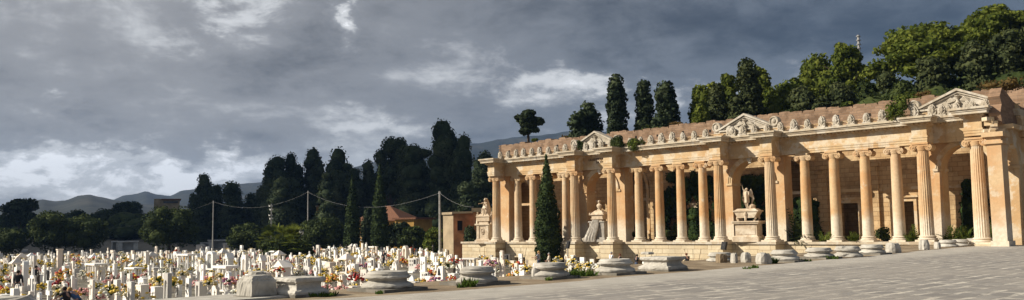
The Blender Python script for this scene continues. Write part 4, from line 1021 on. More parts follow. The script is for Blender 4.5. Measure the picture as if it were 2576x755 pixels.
        m.box(-.3, .3, -.25, .25, .1, .8); m.lathe([(.1, .8), (.08, .88), (.2, 1.0), (.23, 1.12), (.16, 1.22), (.18, 1.26)], n=12); oval(d, 0, .5, -.25)
    elif kind == 'lettered':
        m.box(-.22, .22, -.2, .2, .1, 1.5); d.box(-.22, .22, -.21, -.2, .12, .16); oval(c, .08, 1.3, -.2, .09)
        for k in range(6): d.box(-.06, .12, -.212, -.2, .35+k*.13, .375+k*.13); d.box(-.02+.06*(k % 2), .01+.06*(k % 2), -.211, -.2, .375+k*.13, .42+k*.13)
    mm = {'granite': 'granite'}.get(kind, 'mw')
    if kind == 'granite': out[0] = ('foot', b, 'granite', 0)
    names = {'cross': 'cross', 'pergola': 'canopy_slab', 'canopy': 'canopy', 'table': 'tomb_slab', 'pillar': 'pillar', 'bronze': 'foot'}
    out.append((names.get(kind, 'headstone'), m, mm, 0))
    if c.v:
        if kind in ('niche', 'arch', 'canopy', 'posts'): out.append(('statuette', c, 'mgrey' if kind != 'canopy' else 'bronze', 1))
        elif kind == 'bronze': out.append(('statue', c, 'bronze', 1))
        elif kind == 'scoop': out.append(('statuette', c, 'bronze', 1))
        elif kind == 'gable': out.append(('finial', c, 'mw', 0))
        elif kind == 'figure_slab': out.append(('dark_relief', c, 'granite', 0))
        elif kind == 'granite': out.append(('relief', c, 'mgrey', 0))
        elif kind == 'lettered': out.append(('portrait', c, 'portrait', 0))
        elif kind == 'portraits': out.append(('dark_panel', c, 'granite', 0))
        else: out.append(('dark_cross', c, 'bronze', 0))
    if d.v: out.append(({'lettered': 'lettering', 'table': 'inner_panel', 'pergola': 'inner_panel', 'frame': 'dark_niche', 'gable': 'doorway'}.get(kind, 'portrait'), d, {'pergola': 'mw', 'table': 'mgrey', 'frame': 'granite', 'gable': 'granite', 'lettered': 'bronze'}.get(kind, 'portrait'), 0))
    return out
KH = dict(stele=1.35, portraits=1.15, round=1.18, step=1.1, scoop=1.3, cross=1.6, pillar=1.52, niche=1.6, arch=1.61, gable=1.4, pergola=1.24, canopy=1.85, table=.74, block=.93, frame=1.0, bronze=1.68, figure_slab=1.5, ring=1.41, half_disc=.67, flared=1.25, posts=1.2, granite=1.45, urn=1.26, lettered=1.5)
KW = dict(pergola=1.9, canopy=1.24, table=1.7, half_disc=1.0, gable=.92, pillar=.4, cross=.7, figure_slab=.84, bronze=.4, flared=.5, lettered=.44)
KN = dict(stele='tapered marble headstone with cross', portraits='wide marble headstone with four portraits', round='round-topped marble headstone', step='stepped marble headstone with round lobe', scoop='marble headstone with a scooped side', cross='white marble grave cross', pillar='slender white marble pillar', niche='tall marble niche headstone', arch='thick white marble arch', gable='small gabled marble shrine', pergola='flat marble canopy on columns', canopy='marble canopy with pyramid roof', table='low marble table tomb', block='squat marble block headstone', frame='marble frame with dark opening', bronze='dark bronze statue on plinth', figure_slab='shouldered marble slab with dark figure', ring='marble post with ring top', half_disc='low half disc headstone', flared='flared white marble pedestal', posts='twin white marble posts', granite='angled dark granite headstone', urn='marble block topped by urn', lettered='narrow lettered marble stele')
PROTO = {}
def proto(k):
    if k not in PROTO: PROTO[k] = [(n, m, mat, sm_) for n, m, mat, sm_ in G(k)]
    return PROTO[k]
PM = {}
def grave(kind, x, y, z, s, rz, label, group):
    t = thing('gravestone' if kind not in ('pergola', 'canopy', 'table', 'gable') else 'grave_monument', label, 'gravestone' if kind not in ('pergola', 'canopy', 'table', 'gable') else 'grave monument', (x, y, z), rz, group)
    t.scale = s if isinstance(s, tuple) else (s, s, s)
    if kind not in PM: PM[kind] = [(n, mm.mesh(n, mat, smooth=bool(sm_))) for n, m, mat, sm_ in proto(kind) for mm in (split_ovals(m) if n == 'portrait' else [m])]
    for n, me in PM[kind]: setmesh(n, me, t)
    return t
def split_ovals(m):
    out = []
    for i in range(0, len(m.v), 24):
        b = MB(); b.v = m.v[i:i+24]; b.f = [tuple(k-i for k in f) for f in m.f if f[0] // 24 == i // 24]; b.m = [0]*len(b.f); out.append(b)
    return out
# stones read off the photograph (4096-wide pixels): centre x, top y, width, height in metres, kind, label
KEY = [
 (1368, 1099, 40, 1.25, 'step', 'stepped marble headstone with two dark crosses left of the nearest round base'),
 (1392, 1060, 30, 1.5, 'figure_slab', 'marble slab with dark figure just left of the lettered stele'),
 (1420, 1055, 20, 1.6, 'lettered', 'narrow stele with dark lettering down its face'),
 (1457, 1078, 36, 1.3, 'stele', 'headstone with dark cross beside red flowers, left of the nearest round base'),
 (1386, 1015, 46, 2.0, 'canopy', 'white pyramid-roofed canopy tomb above the lettered stele'),
 (1348, 1020, 16, 1.9, 'cross', 'tall white cross just left of the pyramid canopy tomb'),
 (1320, 1049, 25, 1.3, 'block', 'white block headstone left of the tall white cross'),
 (1330, 1072, 20, 1.5, 'scoop', 'scooped headstone above the orange and yellow flowers'),
 (1486, 1033, 28, 1.7, 'portraits', 'wide headstone behind the nearest round base, left part'),
 (1466, 1004, 14, 1.7, 'ring', 'ring-topped marble post behind the nearest round base'),
 (1435, 1033, 16, 1.6, 'stele', 'slim headstone with one oval right of the pyramid canopy'),
 (1545, 1028, 26, 1.4, 'scoop', 'chair shaped scooped headstone above the nearest round base'),
 (1653, 1033, 35, 1.4, 'portraits', 'white headstone with four ovals right of the nearest round base'),
 (1694, 1027, 22, 1.9, 'stele', 'tall headstone with thin dark cross right of the four oval stone'),
 (1745, 1027, 26, 2.0, 'cross', 'large white cross left of the second round base'),
 (1757, 1064, 39, 1.5, 'figure_slab', 'shouldered slab with dark praying figure and two ovals left of second base'),
 (1701, 1088, 29, 1.15, 'portraits', 'front white slab with ovals, taller of a touching pair'),
 (1719, 1104, 25, .95, 'block', 'front white block with ovals, shorter of a touching pair'),
 (1622, 983, 18, 2.3, 'arch', 'tall arched niche stone in the back row below the green bush'),
 (1796, 1020, 19, 1.6, 'round', 'round-topped headstone with relief above the bronze statue'),
 (1816, 1033, 13, 1.65, 'bronze', 'dark bronze praying statue left of the second round base'),
 (1885, 1032, 78, 1.25, 'pergola', 'flat white canopy on columns behind the second round base'),
 (1946, 1039, 38, 1.15, 'block', 'pale block with dark cross behind the second round base'),
 (2009, 1039, 24, 1.55, 'stele', 'tall headstone with cross and ovals right of the second round base'),
 (2026, 1016, 28, 1.4, 'portraits', 'white headstone with small ovals before the left podium window'),
 (1812, 1094, 28, .85, 'block', 'low block with dark cross at left foot of the second round base'),
 (1898, 1013, 26, 1.3, 'posts', 'twin white posts before the retaining wall'),
 (2114, 1031, 38, 1.5, 'arch', 'pale arch with bronze figure left of the third round base'),
 (2060, 1076, 30, 1.0, 'step', 'small stepped headstone among flowers between second and third bases'),
 (2172, 1031, 40, .9, 'table', 'white sarcophagus beside the two standing women'),
 (2281, 1034, 26, 1.4, 'portraits', 'headstone with ovals just left of the dark granite stone'),
 (2303, 1026, 33, 1.6, 'granite', 'angled dark granite headstone right of the third round base'),
 (2330, 1029, 22, 1.6, 'stele', 'tall white headstone right of the dark granite stone'),
 (2224, 1016, 18, 1.35, 'flared', 'flared white pedestal before the big cypress'),
 (2357, 1067, 35, .9, 'half_disc', 'low half disc stone left of the fourth round base'),
 (2349, 1021, 22, 1.3, 'round', 'round-topped white stone behind the half disc'),
 (2549, 1044, 23, .9, 'half_disc', 'small white half disc with cross beside the man in black'),
 (981, 1019, 23, 2.0, 'niche', 'tall niche headstone above the wide pedestal base'),
 (1133, 1038, 58, 1.9, 'gable', 'gabled marble tomb house in front of the palms'),
 (1118, 1076, 62, 1.1, 'table', 'stone table tomb behind the wide pedestal base'),
 (1231, 1036, 29, 1.9, 'step', 'tall two tier white headstone right of the palms'),
 (1192, 1058, 18, 1.3, 'urn', 'white block topped by an urn right of the gabled tomb'),
 (1050, 1020, 22, 1.8, 'gable', 'narrow gabled shrine left of the palms'),
 (846, 1004, 35, 2.1, 'arch', 'large thick white arch in the back rows above the pedestal blocks'),
 (903, 1062, 55, 1.8, 'pergola', 'square white canopy left of the squared pedestal block'),
 (914, 1085, 30, 1.6, 'round', 'round-topped pale stone in front of the square canopy'),
 (863, 1122, 28, 1.2, 'step', 'stepped front stone left of the squared pedestal block'),
 (805, 1126, 32, 1.1, 'frame', 'front marble frame with dark niche near the terrace kerb'),
 (755, 1112, 25, 1.5, 'stele', 'front pale stele near the left end of the kerb'),
 (716, 1107, 25, 1.4, 'step', 'stepped stone left of the pale front stele'),
 (918, 1010, 25, 2.0, 'gable', 'white gabled shrine behind the square canopy'),
 (749, 1015, 49, 1.9, 'pergola', 'flat white canopy in the back rows left of the thick arch'),
 (239, 996, 18, 2.7, 'pillar', 'very tall white pillar before the left round trees'),
 (387, 1053, 60, 1.6, 'pergola', 'flat white canopy on columns amid the left rows'),
 (438, 1124, 22, 1.7, 'cross', 'white double cross at the front of the left rows'),
 (570, 1138, 28, 1.2, 'block', 'front white block left of red and orange flowers'),
 (626, 1146, 25, 1.0, 'block', 'front white block right of red and orange flowers'),
 (525, 1126, 20, 1.7, 'stele', 'tall pale front stele in the left rows'),
 (673, 1092, 22, 1.9, 'niche', 'pointed niche stone in the middle of the left rows'),
 (586, 1006, 14, 2.2, 'pillar', 'tall white pillar before the big round tree')]
QX = 2576/4096
items = []          # kind, x, y, z, scale, rz, label, key
for (cx, ty, w, h, kind, lab) in KEY:
    P = onz(cx*QX, ty*QX, -2.5+h); pxm = F2/proj(P)[2]
    s = h/KH[kind]; wid = w*QX/pxm; ang = math.atan2(P[0], P[1])   # what shows is front*cos + side*sin
    wf = max(.75*s, min(1.5*s, wid*1.05/(KW.get(kind, .72)*max(.55, abs(math.cos(ang))+.25*abs(math.sin(ang))))))
    items.append([kind, P[0], P[1], -2.5, (wf, min(s, wf)*1.0, s), rnd.uniform(-.12, .12), lab, True])
q = random.Random(21); kinds = ['stele']*14+['round']*8+['step']*8+['scoop']*6+['cross']*8+['pillar']*13+['niche']*7+['arch']*6+['gable']*3+['pergola']*3+['canopy']*2+['table']*3+['block']*9+['frame']*5+['bronze']*4+['figure_slab']*4+['ring']*2+['posts']*4+['granite']*3+['urn']*4+['portraits']*7+['flared']*3
yy = -2.0; row = 0
while yy < 118:
    xx = -33.0+q.uniform(-1, 1)
    while xx > -215:
        x, y = xx+q.uniform(-.25, .25), yy+q.uniform(-.3, .3)
        r = math.hypot(x, y); az = math.degrees(math.atan2(-x, y))
        ok = 33 < az < 79 and r < 152 and not (y > 61.2 and x > -75.5) and not (x > -90 and y > 68)
        if ok and q.random() < .86:
            k = q.choice(kinds)
            while (r < 58 or x > -70) and k in ('canopy', 'pergola', 'table', 'gable', 'arch'): k = q.choice(kinds)
            s = q.uniform(.75, 1.2)
            wf = q.uniform(.68, .98); items.append([k, x, y, gz(x, y), (s*wf, s*wf, s*q.uniform(.85, 1.2)), q.uniform(-.13, .13)+(math.pi if q.random() < .06 else 0), None, False])
        xx -= q.uniform(1.25, 2.3)
    yy += q.uniform(1.75, 2.6); row += 1
# what shows: walk from near to far along the skyline
for it in items:
    k, x, y, z, s = it[:5]; h = KH[k]*s[2]; w = KW.get(k, .72)*s[0]
    bx, by, dep = proj((x, y, z)); tx, ty, _ = proj((x, y, z+h)); hw = w*.42/dep*F2
    it += [bx-hw, bx+hw, ty, by, dep]
keys = [it for it in items if it[7]]
SEEN = [(1355, 631, 656, 84), (1381, 636, 658, 84), (1536, 633, 656, 80), (1556, 638, 656, 78), (1600, 639, 668, 74), (1729, 636, 655, 72), (965, 629, 650, 100), (172, 719, 755, 40), (201, 711, 755, 40), (1531, 650, 668, 76)]
def clear(it):
    for px, t0, b0, dd in SEEN:
        if it[12] < dd+2 and it[9] > px-13 and it[8] < px+13 and it[11] > t0 and it[10] < b0: return False
    if it[7]: return True
    for k in keys:
        if (it[1]-k[1])**2+(it[2]-k[2])**2 < 1.3: return False
        if it[12] < k[12] and it[8] < k[9] and it[9] > k[8] and abs((it[8]+it[9])-(k[8]+k[9])) < .75*(k[9]-k[8]+it[9]-it[8]) and it[10] < k[11]-6 and it[11] > k[10]: return False
    return True
items = [it for it in items if clear(it)]
items.sort(key=lambda it: it[12])
sky = [0.0]*2700
for i in range(2700):
    sky[i] = proj((-19.6, -19.6*(1/math.tan(-math.radians(0)) if False else 1)*0+max(-5, 19.6/math.tan(max(.05, math.radians(45)-math.atan((i-1288)/F2)))), .02))[1] if i < 2000 else 800
vis = []
for it in items:
    a, b = max(0, int(it[8])), min(2575, int(it[9])+1)
    if b <= a: it.append(0); continue
    v = sum(max(0, min(sky[i], it[11])-it[10]) for i in range(a, b)); it.append(v if it[10] < 760 else 0)
    for i in range(a, b): sky[i] = min(sky[i], it[10]+ (2 if it[0] in ('cross', 'pergola', 'canopy') else 0))
ind = [it for it in items if it[7]]+sorted([it for it in items if not it[7] and it[13] > 20], key=lambda it: -it[13])[:240]
inds = set(map(id, ind)); far = [it for it in items if id(it) not in inds and it[13] > 3]
ZON = [(60, 'at the far left edge'), (130, 'before the dark pine'), (250, 'below the twin round trees'), (345, 'before the white tomb chapel'), (425, 'left of the big round tree'), (500, 'before the big round tree'), (575, 'by the left utility pole'), (650, 'before the wide bush'), (730, 'left of the palms'), (790, 'right of the palms'), (860, 'before the arching bush'), (925, 'below the left slim cypress'), (985, 'below the right slim cypress'), (1045, 'below the yellow house'), (1110, 'before the bright green bush'), (1180, 'before the brick outbuilding'), (1250, 'below the seated statue'), (1330, 'before the first gallery arch'), (1420, 'before the big cypress'), (1520, 'below the bust monument'), (9999, 'before the portico podium')]
def zone(px):
    for m, n in ZON:
        if px < m: return n
NUM = ['', 'second', 'third', 'fourth', 'fifth', 'sixth', 'seventh', 'eighth', 'ninth', 'tenth']
buck = {}
for it in ind:
    if it[7]: continue
    d = it[12]; dz = 'in front rows' if d < 62 else 'in middle rows' if d < 92 else 'in back rows' if d < 130 else 'in farthest rows'
    buck.setdefault((KN[it[0]], dz, zone((it[8]+it[9])/2)), []).append(it)
for (kn, dz, zn), L in buck.items():
    L.sort(key=lambda it: it[8])
    for i, it in enumerate(L):
        it[6] = f'{kn} {dz} {zn}' if len(L) == 1 else f'{"leftmost" if i == 0 else NUM[i]+" from left"} {kn} {dz} {zn}' if i else f'leftmost {kn} {dz} {zn}'
        it[6] = ' '.join(it[6].split()[:16])
for it in ind: grave(it[0], it[1], it[2], it[3], it[4], it[5], it[6], 'white gravestones of the cemetery')
def bake(name, lst, remap):
    mats = []; mb = MB()
    for k, x, y, z, s, rz in lst:
        c, n = math.cos(rz), math.sin(rz)
        for pn, m, mat, _ in proto(k):
            if pn in ('dark_cross', 'portrait', 'lettering'): continue
            mat = remap.get(mat, mat)
            if mat not in mats: mats.append(mat)
            mb.add([(x+(a*s[0])*c-(b*s[1])*n, y+(a*s[0])*n+(b*s[1])*c, z+e*s[2]) for a, b, e in m.v], m.f, mats.index(mat))
    o = mb.build(name, mats); return o
if far: tag(bake('distant_gravestones', [it[:6] for it in far], {'mw': 'mw_far'}), 'dense rows of small white gravestones far back in the cemetery', 'gravestones', None, 'stuff')
print('graves', len(ind), 'far', len(far), 'all', len(items))

# ------------------------------------------------------------------ flowers
def bouquet(c1, c2, seed, n=26):
    q = random.Random(seed); mb = MB(); rng = np.random.default_rng(seed)
    mb.lathe([(.10, 0), (.13, .14), (.11, .26)], n=8, mi=3)
    for i in range(30):
        a = q.uniform(0, 6.3); e = q.uniform(-.2, 1.4); L = q.uniform(.25, .46)
        d = Vector((math.cos(a)*math.cos(e), math.sin(a)*math.cos(e), math.sin(e))); b = Vector((0, 0, .2)); s = d.cross(Vector((0, 0, 1))).normalized()*.045
        mb.add([b, b+d*L*.5+s, b+d*L, b+d*L*.5-s], [(0, 1, 2, 3)], 0)
    for i in range(n):
        a = q.uniform(0, 6.3); e = math.asin(q.uniform(.05, 1)); L = q.uniform(.25, .36)
        p = (L*math.cos(a)*math.cos(e)*1.1, L*math.sin(a)*math.cos(e)*1.1, .22+L*math.sin(e)); r = q.uniform(.05, .085)
        mb.ball(p, (r, r, r*.7), 6, 4, 1 if q.random() < .68 else 2, .2, seed*50+i)
    return mb, ['fleaf', 'fl_'+c1, 'fl_'+c2, 'mw_far']
FT = [('yellow', 'yellow'), ('red', 'crimson'), ('white', 'cream'), ('pink', 'white'), ('orange', 'yellow'), ('pink', 'purple'), ('red', 'yellow'), ('yellow', 'white'), ('crimson', 'pink'), ('orange', 'red'), ('cream', 'yellow'), ('pink', 'pink')]
FB = [bouquet(a, b, 5+i) for i, (a, b) in enumerate(FT)]; FM = [mb.mesh('flower_bunch', mats, smooth=False) for mb, mats in FB]
fl = []; q = random.Random(8)
for it in items:
    if q.random() < (.62 if not it[7] else .8):
        a = q.uniform(-.75, .75); k = q.choice((0, 0, 0, 2, 2, 3, 4, 4, 5, 6, 7, 7, 7, 10, 10, 10, 11, 9)); x, y = it[1]+a, it[2]-q.uniform(.3, 1.0)
        z = it[3]+q.choice((0, .15, .3, .5, .7)); s = q.uniform(.8, 1.6)
        if not (y > 61 and x > -75): fl.append([x, y, z, s, k, None])
FKEY = [(1330, 1112, 1.5, 4, 'orange and yellow bouquet left of the stepped stone with crosses'), (1424, 1112, 1.6, 1, 'dark red bouquet below the lettered stele'), (1452, 1098, 1.2, 1, 'bright red flowers beside the dark cross'), (1415, 1152, 1.3, 7, 'yellow white flowers at the earth margin'), (1305, 1155, 1.2, 11, 'pink flowers beside the wide pedestal base'),
        (1582, 1040, 1.9, 7, 'tall yellow and white bouquet above the nearest round base'), (1612, 1048, 1.6, 9, 'orange red bouquet right of the tall yellow one'), (1683, 1068, 1.4, 11, 'pink flowers right of the four oval stone'), (1728, 1098, 1.4, 9, 'red flowers under the large white cross'), (1797, 1068, 1.5, 0, 'yellow flowers left of the bronze statue'),
        (1770, 1050, 1.3, 0, 'small yellow bunch above the praying figure slab'), (2085, 1052, 1.5, 4, 'orange flowers left of the third round base'), (2105, 1075, 1.6, 10, 'pale cream and yellow bouquet left of the third round base'), (2147, 1040, 1.0, 0, 'yellow pot of flowers left of the women'), (2201, 1040, 1.0, 0, 'yellow pot of flowers right of the women'), (1994, 1082, 1.1, 2, 'white flowers right of the second round base'),
        (2350, 1062, 1.2, 9, 'orange red flowers beside the half disc'), (940, 1130, 1.5, 9, 'orange flowers left of the squared pedestal block'), (595, 1160, 1.5, 6, 'red and yellow bouquet between the front white blocks'), (545, 1078, 2.0, 0, 'wide yellow bouquet amid the left rows'), (530, 1112, 1.5, 6, 'red orange bunch below the wide yellow bouquet'), (200, 1045, 1.6, 0, 'yellow flowers before the very tall pillar'),
        (240, 1140, 1.6, 1, 'bright red bunch beside the crouching visitors'), (235, 1118, 1.7, 4, 'orange yellow bouquet above the bright red bunch'), (40, 1125, 1.7, 3, 'pink bouquet at the far left edge'), (850, 1105, 1.6, 5, 'pink purple bouquet left of the square canopy'), (330, 1185, 1.6, 5, 'purple and pink flowers near the lower left edge'), (290, 1190, 1.5, 10, 'cream and yellow flowers near the lower left edge'), (395, 1178, 1.3, 11, 'pink flowers under the white double cross')]
for cx, cy, s, k, lab in FKEY:
    P = onz(cx*QX, cy*QX, -2.5+.45*s); s = min(s, 1.0) if proj(P)[2] < 52 else s
    fl.append([P[0], P[1], -2.5+.1*s, s, k, lab])
def fvis(f):
    x, y, dep = proj((f[0], f[1], f[2]+.45*f[3])); hw = .4*f[3]/dep*F2
    f += [x, y, dep, hw]
    return -20 < x < 1760 and y < 752
fl = [f for f in fl if fvis(f)]
fl.sort(key=lambda f: (f[5] is None, f[8])); near = fl[:190]; rest = fl[190:]
buck = {}
for f in near:
    if f[5] is None:
        d = f[8]; dz = 'in front rows' if d < 55 else 'in middle rows' if d < 75 else 'in back rows'
        buck.setdefault((FT[f[4]], dz, zone(f[6])), []).append(f)
for ((a, b), dz, zn), L in buck.items():
    L.sort(key=lambda f: f[6]); cn = f'{a} flower bunch' if a == b else f'{a} and {b} flower bunch'
    for i, f in enumerate(L): f[5] = ' '.join(((('leftmost ' if i == 0 else NUM[min(i, 9)]+' from left ') if len(L) > 1 else '')+f'{cn} {dz} {zn}').split()[:16])
for f in near:
    o = setmesh('flower_bunch', FM[f[4]], None, (f[0], f[1], f[2]), rnd.uniform(0, 6)); o.scale = (f[3],)*3; tag(o, f[5], 'flowers', 'flower bunches on the graves')
mats = []; mb = MB()
for f in rest:
    m, ms = FB[f[4]]; a = rnd.uniform(0, 6); c, n = math.cos(a), math.sin(a)
    for k in ms:
        if k not in mats: mats.append(k)
    o0 = len(mb.v); mb.v += [(f[0]+(x*c-y*n)*f[3], f[1]+(x*n+y*c)*f[3], f[2]+z*f[3]) for x, y, z in m.v]
    mb.f += [tuple(i+o0 for i in g) for g in m.f]; mb.m += [mats.index(ms[i]) for i in m.m]
if rest: tag(mb.build('distant_flowers', mats), 'scattered coloured flower bunches among the far graves', 'flowers', None, 'stuff')

# ------------------------------------------------------------------ trees
def flat_tree(name, label, kind, mat, px, ytop, wpx, dep, seed, z=None, **kw):
    if kind == 'round': wpx *= 1.17
    P = ondepth(px, ytop, dep); x, y = P[0], P[1]; z0 = gz(x, y) if z is None else z
    return tree(name, label, kind, mat, (x, y, z0-.1), (P[2]-z0), wpx/2*dep/F2, seed, **kw)
BG = 'dark old cypresses behind the cemetery'
for i, (px, yt, w, dep, k, lab) in enumerate([
    (517, 442, 52, 235, 'cypress', 'tallest cypress of the left trio behind the utility pole'), (549, 466, 32, 240, 'spire', 'narrow cypress in the middle of the left trio'), (587, 462, 62, 232, 'cypress', 'broad cypress on the right of the left trio'), (490, 490, 30, 245, 'cypress', 'low cypress at the left of the trio'), (636, 489, 46, 240, 'cypress', 'short cypress left of the big dark grove'),
    (692, 398, 66, 205, 'cypress', 'tall cypress at the left end of the dark grove'), (738, 392, 62, 208, 'cypress', 'second tall cypress of the dark grove'), (785, 380, 66, 212, 'cypress', 'third tall cypress of the grove with a flat top'), (716, 450, 70, 196, 'cypress', 'lower bulky cypress filling the grove left part'), (852, 377, 78, 205, 'cypress', 'cypress with a rounded cap right of the grove gap'), (830, 430, 60, 192, 'cypress', 'lower cypress under the rounded cap'), (892, 428, 52, 200, 'cypress', 'short thick cypress left of the slim pair'),
    (925, 408, 52, 206, 'cypress', 'mid height cypress behind the slim pair'), (984, 341, 88, 205, 'umbrella', 'tall layered conifer with a broad rounded crown'), (1046, 370, 98, 192, 'cypress', 'massive dome topped cypress behind the yellow house'), (1122, 310, 78, 188, 'cypress', 'tallest dark cypress near the outbuilding'), (1160, 345, 62, 184, 'cypress', 'companion cypress right of the tallest one'), (1213, 388, 56, 165, 'cypress', 'cypress just left of the portico end'), (1185, 462, 70, 158, 'cypress', 'low dark cypress above the outbuilding roof'),
    (665, 470, 50, 230, 'cypress', 'dim cypress in the gap left of the grove'), (1000, 450, 80, 215, 'cypress', 'dense cypress under the layered conifer'), (770, 470, 90, 215, 'cypress', 'wide dark cypress behind the second pole'), (1090, 470, 70, 200, 'cypress', 'dark cypress above the yellow house wing'), (945, 470, 60, 220, 'cypress', 'shadowed cypress filling the gap by the house')]):
    flat_tree('cypress_tree' if k != 'umbrella' else 'conifer_tree', lab, k, 'cyp', px, yt, w*1.22, dep, 100+i, group=BG, nleaf=9000 if k != 'spire' else 4500, size=.42, core=.8)
for i, (px, yt, w, dep, lab) in enumerate([(887, 440, 42, 150, 'slim pointed cypress left of the yellow house'), (955, 418, 48, 146, 'slim pointed cypress in front of the yellow house')]):
    flat_tree('cypress_tree', lab, 'slim', 'cyp_green', px, yt, w, dep, 140+i, nleaf=4200, size=.34, group='slim young cypresses', core=.82)
P = ony(1374, 394, 62.4)
tree('cypress_tree', 'large pointed green cypress standing before the portico', 'slim', 'cyp_green', (P[0], P[1], -2.5), P[2]+2.5, 70/2*proj(P)[2]/F2, 150, nleaf=9000, size=.2, core=.84)
for i, (px, yt, w, dep, kind, mat, lab, nl) in enumerate([
    (428, 514, 136, 172, 'round', 'oak', 'big round dark green tree left of the first pole', 6000), (140, 531, 110, 168, 'round', 'oak', 'left of the two touching round trees', 5000), (215, 541, 112, 170, 'round', 'oak', 'right of the two touching round trees', 5000), (18, 574, 90, 165, 'round', 'oak', 'low round tree at the left edge', 3500), (50, 500, 112, 230, 'umbrella', 'cyp', 'tall dark pine at the far left', 4500),
    (630, 557, 100, 160, 'round', 'oak', 'wide rounded bush right of the first pole', 3500), (812, 540, 112, 160, 'round', 'oak', 'broad arching dark tree right of the palms', 5000), (1104, 574, 74, 126, 'round', 'broad', 'bright green bush left of the third pole', 4000), (1038, 570, 66, 134, 'round', 'oak', 'grey green bush left of the bright bush', 3000), (1002, 556, 66, 150, 'round', 'cyp', 'dark bush beside the right slim cypress', 2500), (925, 520, 36, 152, 'round', 'cyp', 'small dark tree between the two slim cypresses', 1800), (1140, 590, 50, 122, 'round', 'oak', 'dark bush right of the third pole', 2500),
    (300, 510, 60, 330, 'umbrella', 'cyp', 'far dark tree on the low ridge', 1800), (335, 505, 66, 320, 'umbrella', 'cyp', 'far rounded tree on the low ridge below the tan block', 1800), (262, 525, 60, 300, 'round', 'cyp', 'far dark round tree above the twin round trees', 1800), (190, 528, 60, 320, 'round', 'cyp', 'far dark tree behind the twin round trees', 1800)]):
    flat_tree('round_tree' if kind == 'round' else 'pine_tree', lab, kind, mat, px, yt, w, dep, 170+i, nleaf=nl, size=.4 if dep < 200 else .6)
# far wood: one mass
rng = np.random.default_rng(4); L = []
for i in range(190):
    px = rng.uniform(-60, 680); dep = rng.uniform(255, 420); P = ondepth(px, 540+rng.uniform(-12, 50)+max(0, (px-500)*-.02), dep); z0 = gz(P[0], P[1])
    h = max(3, P[2]-z0); r = rng.uniform(4, 9); L.append((P[0], P[1], z0+h*.6, r, r, h*.45)); L.append((P[0]+r*.6, P[1], z0+h*.4, r*.7, r*.7, h*.4))
me = crown_mesh('far_wood', L, 26000, 1.3, 'oak', 77, core=.85); tag(setmesh('far_wood', me), 'dark wood on the low ridge behind the cemetery', 'wood', None, 'stuff')
# palms
def palm(px, ytop, wpx, dep, seed, lab):
    P = ondepth(px, ytop, dep); z0 = gz(P[0], P[1]); h = P[2]-z0; r = wpx/2*dep/F2*1.3
    t = thing('palm_tree', lab, 'palm', (P[0], P[1], z0), 0, 'low palms in the cemetery'); q = random.Random(seed); rng = np.random.default_rng(seed)
    V = []
    for i in range(46):
        a = q.uniform(0, 6.3); e = q.uniform(-.3, 1.35); c = Vector((0, 0, h*.62)); L = r*q.uniform(.8, 1.1)
        d = Vector((math.cos(a)*math.cos(e), math.sin(a)*math.cos(e), math.sin(e)))
        tip = c+d*L*.62; sd = d.cross(Vector((0, 0, 1))).normalized(); up = sd.cross(d)
        for k in range(13):
            b = (k-6)*.2; dd = (d*math.cos(b)+sd*math.sin(b)).normalized(); l = L*.42; w = up.cross(dd).normalized()*.05
            p2 = tip+dd*l+Vector((0, 0, -.12*l)); V += [tip-w, tip+w, tip+dd*l*.6+w*1.5, p2]
        w = sd*.03; V += [c-w, c+w, tip+w, tip-w]
    setmesh('crown', fmesh('crown', np.array([tuple(v) for v in V]), 'pine'), t)
    mb = MB(); mb.tube([(0, 0, -.3), (.05, 0, h*.3), (0, 0, h*.62)], [.32, .26, .22], 9); mb.build('trunk', 'bark', t, True, loc=(0, 0, 0))
palm(690, 578, 74, 122, 1, 'left and taller of the two palms'); palm(731, 586, 84, 112, 2, 'right palm in front with a rounded crown')
flat_tree('shrub', 'dark bush at the foot of the palms', 'round', 'oak', 722, 592, 125, 114, 199, nleaf=6000, size=.3); flat_tree('shrub', 'low dark shrub right of the palms', 'round', 'oak', 766, 606, 44, 116, 198, nleaf=1800, size=.3)
